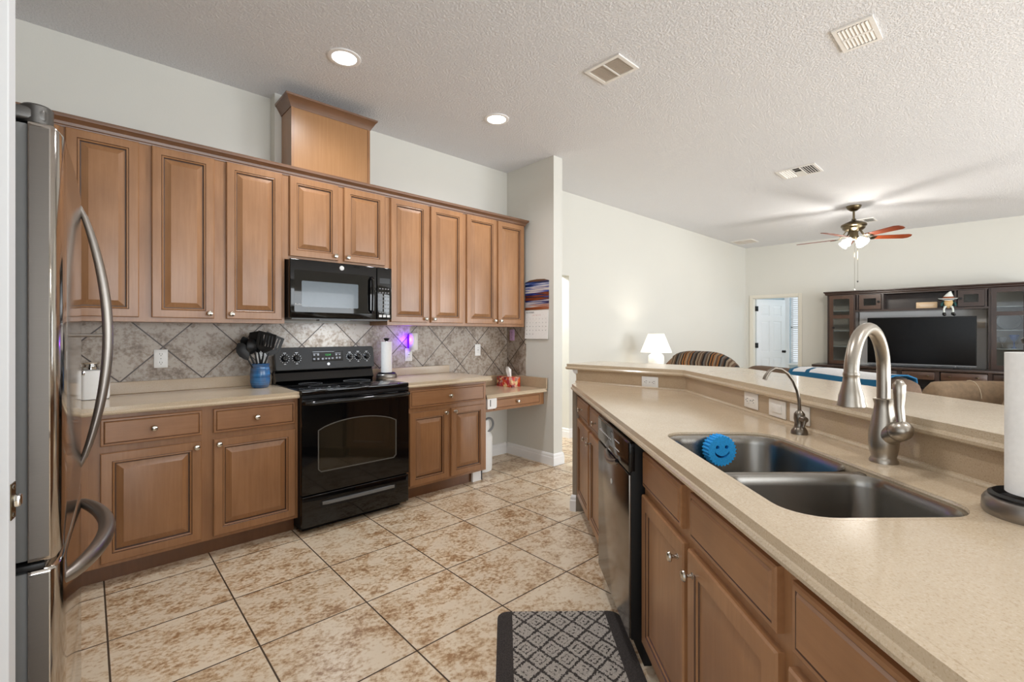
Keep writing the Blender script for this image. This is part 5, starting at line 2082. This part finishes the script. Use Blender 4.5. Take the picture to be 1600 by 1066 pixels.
gn = tvthing('gnome_figure', 'bearded gnome doll with wide teal hat sitting on the shelf edge, legs dangling', 'doll', 2.985, 0.40, 1.674)
MB().lathe([(0.050, 0.0), (0.062, 0.02), (0.058, 0.06), (0.045, 0.10), (0.03, 0.12)], (0, 0.02, 0), 20, sy=0.8).build('body', 'hat_teal', gn)
MB().lathe([(0.004, -0.015), (0.024, 0.0), (0.046, 0.045), (0.052, 0.08), (0.040, 0.115), (0.02, 0.125)], (0, -0.022, 0), 18, sy=0.6).build('beard', 'beard', gn, smooth=60)
MB().lathe([(0.001, -0.014), (0.010, -0.010), (0.014, 0.0), (0.010, 0.010), (0.001, 0.014)], (0, -0.055, 0.105), 14).build('nose', 'skin', gn, smooth=60)
m = MB()
L = []
for r0, zz, sh in ((0.115, 0.118, 0.0), (0.118, 0.125, 0.0), (0.062, 0.140, 0.0), (0.058, 0.165, 0.0), (0.044, 0.19, 0.004), (0.028, 0.215, 0.010), (0.014, 0.238, 0.018), (0.002, 0.246, 0.022)):
    L.append([(r0 * math.cos(a) + sh, r0 * 0.75 * math.sin(a), zz + (0.018 * math.cos(2 * a) if r0 > 0.1 else 0)) for a in [2 * math.pi * i / 24 for i in range(24)]])
m.rings(L)
h = m.build('hat', 'hat_white', gn, smooth=50)
MB().lathe([(0.066, 0.136), (0.066, 0.160), (0.060, 0.162), (0.060, 0.136)], (0, 0, 0), 24, sy=0.8, caps=False).build('hat_band', 'hat_rust', h)
MB().lathe([(0.121, 0.114), (0.121, 0.122), (0.095, 0.126)], (0, 0, 0), 24, sy=0.76, caps=False).build('hat_brim', 'shoe_black', h)
for s in (-1, 1):
    a = MB().tube([(s * 0.05, 0.01, 0.09), (s * 0.075, -0.02, 0.06), (s * 0.078, -0.04, 0.02)], [0.016, 0.014, 0.012], 10).build('arm', 'hat_teal', gn, smooth=60)
    lg = MB().tube([(s * 0.028, -0.02, 0.012), (s * 0.04, -0.075, 0.006), (s * 0.05, -0.09, -0.03), (s * 0.048, -0.09, -0.085)], [0.015, 0.014, 0.012, 0.012], 10).build('leg', 'leg_stripe', gn, smooth=60)
    sh = MB()
    sh.tube([(s * 0.048, -0.085, -0.085), (s * 0.048, -0.095, -0.10), (s * 0.052 + 0.01, -0.135, -0.115), (s * 0.055 + 0.018, -0.16, -0.112)], [0.019, 0.023, 0.020, 0.010], 12)
    sh.build('shoe', 'shoe_black', lg, smooth=60)

ck = tvthing('decorative_plate', 'round grey clock-like plate standing on a shelf in the right tower', 'plate', 3.62, 0.16, 1.333)
MB().lathe([(0.001, -0.008), (0.095, -0.008), (0.125, -0.016), (0.130, -0.010), (0.095, 0.0), (0.001, 0.0)], (0, 0, 0.131), 36, 'Y').build('dish', 'clock_face', ck)
MB().lathe([(0.085, -0.0095), (0.090, -0.0095), (0.090, -0.008), (0.085, -0.008)], (0, 0, 0.131), 36, 'Y', caps=False).build('ring', 'mark_grey', ck)
vs = MB().lathe([(0.025, 0), (0.028, 0.004), (0.012, 0.03), (0.010, 0.10), (0.04, 0.14), (0.055, 0.18), (0.05, 0.20)], (0, 0, 0), 24).build('blue_vase', 'vase_blue')
p = tvpt(3.67, -0.2, 1.063)
vs.location = p
tag(vs, 'cobalt blue footed glass on the middle shelf of the right tower', 'vase')
vs = MB().lathe([(0.03, 0), (0.03, 0.004), (0.008, 0.015), (0.008, 0.07), (0.035, 0.10), (0.045, 0.15), (0.04, 0.16)], (0, 0, 0), 24).build('wine_glass', 'grey_plastic')
p = tvpt(3.55, -0.2, 1.063)
vs.location = p
tag(vs, 'dark stemmed glass beside the cobalt blue one in the right tower', 'glass')

# ------------------------------------------------------------------ ceiling fan
fn = thing('ceiling_fan', 'brass-coloured ceiling fan with reddish wooden blades and lit glass shades', 'fan', (7.613, 1.48, CEIL), R(-42.5))
MB().lathe([(0.085, 0.0), (0.085, -0.012), (0.075, -0.035), (0.045, -0.062), (0.03, -0.07)], (0, 0, 0), 32).build('canopy', 'bronze', fn)
MB().lathe([(0.013, -0.06), (0.013, -0.17), (0.024, -0.175), (0.026, -0.195)], (0, 0, 0), 16).build('downrod', 'bronze', fn)
MB().lathe([(0.026, -0.19), (0.07, -0.215), (0.125, -0.235), (0.145, -0.255), (0.145, -0.275), (0.13, -0.285), (0.125, -0.31), (0.095, -0.335), (0.06, -0.345), (0.05, -0.35)], (0, 0, 0), 40).build('motor_housing', 'bronze', fn)
MB().lathe([(0.05, -0.345), (0.05, -0.39), (0.058, -0.42), (0.048, -0.45), (0.03, -0.465), (0.001, -0.47)], (0, 0, 0), 24).build('light_fitter', 'bronze', fn)
for k in range(5):
    a = R(-82 + 72 * k)
    br = MB()
    RM = Matrix.Rotation(a, 4, 'Z')
    br.tube([(0.09, 0, -0.335), (0.13, 0, -0.40), (0.17, 0.0, -0.432), (0.22, 0.0, -0.438)], [0.013, 0.012, 0.012, 0.010], 8, sq=0.5)
    br.box(0.19, 0.26, -0.045, 0.045, -0.441, -0.436, 0.002, mat=Matrix.Translation((0, 0, -0.43)) @ Matrix.Rotation(R(-12), 4, 'X') @ Matrix.Translation((0, 0, 0.43)))
    br.xform(RM)
    b = MB()
    BM_ = RM @ Matrix.Translation((0, 0, -0.43)) @ Matrix.Rotation(R(-12), 4, 'X')
    b.prism([(0.21, -0.05), (0.62, -0.068), (0.665, -0.048), (0.68, 0.0), (0.665, 0.048), (0.62, 0.068), (0.21, 0.05)], -0.003, 0.003, mat=BM_)
    bl = b.build('blade', 'fanblade', fn, smooth=0)
    br.build('blade_iron', 'bronze', bl)
for k in range(4):
    a = R(20 + 90 * k)
    d = Vector((math.cos(a), math.sin(a), 0))
    q = (d * 0.78 + Vector((0, 0, -0.62))).normalized().to_track_quat('Z', 'Y').to_matrix().to_4x4()
    sh = MB().lathe([(0.018, 0.0), (0.026, 0.02), (0.038, 0.05), (0.044, 0.08), (0.054, 0.105), (0.058, 0.115), (0.055, 0.115), (0.036, 0.052), (0.015, 0.004)], d * 0.06 + Vector((0, 0, -0.44)), 20, mat=q, caps=False)
    s_ = sh.build('glass_shade', 'glass_shade', fn, smooth=60)
    MB().lathe([(0.020, -0.012), (0.022, 0.0), (0.019, 0.02)], d * 0.06 + Vector((0, 0, -0.44)), 16, mat=q).build('socket', 'bronze', s_)
for (x, L_, mat) in ((-0.012, 1.12, 'lamp_base'), (0.03, 1.01, 'black_matte')):
    c = MB().tube([(x, -0.03, -0.45), (x, -0.03, -L_)], 0.0016, 6).build('pull_chain', 'bronze', fn)
    MB().lathe([(0.002, -L_), (0.009, -L_ - 0.008), (0.009, -L_ - 0.016), (0.001, -L_ - 0.024)], (x, -0.03, 0), 12).build('pull_knob', mat, c)
point_lamp('fan_lamp', (7.613, 1.48, CEIL - 0.66), 42, (1.0, 0.95, 0.87), 0.09)
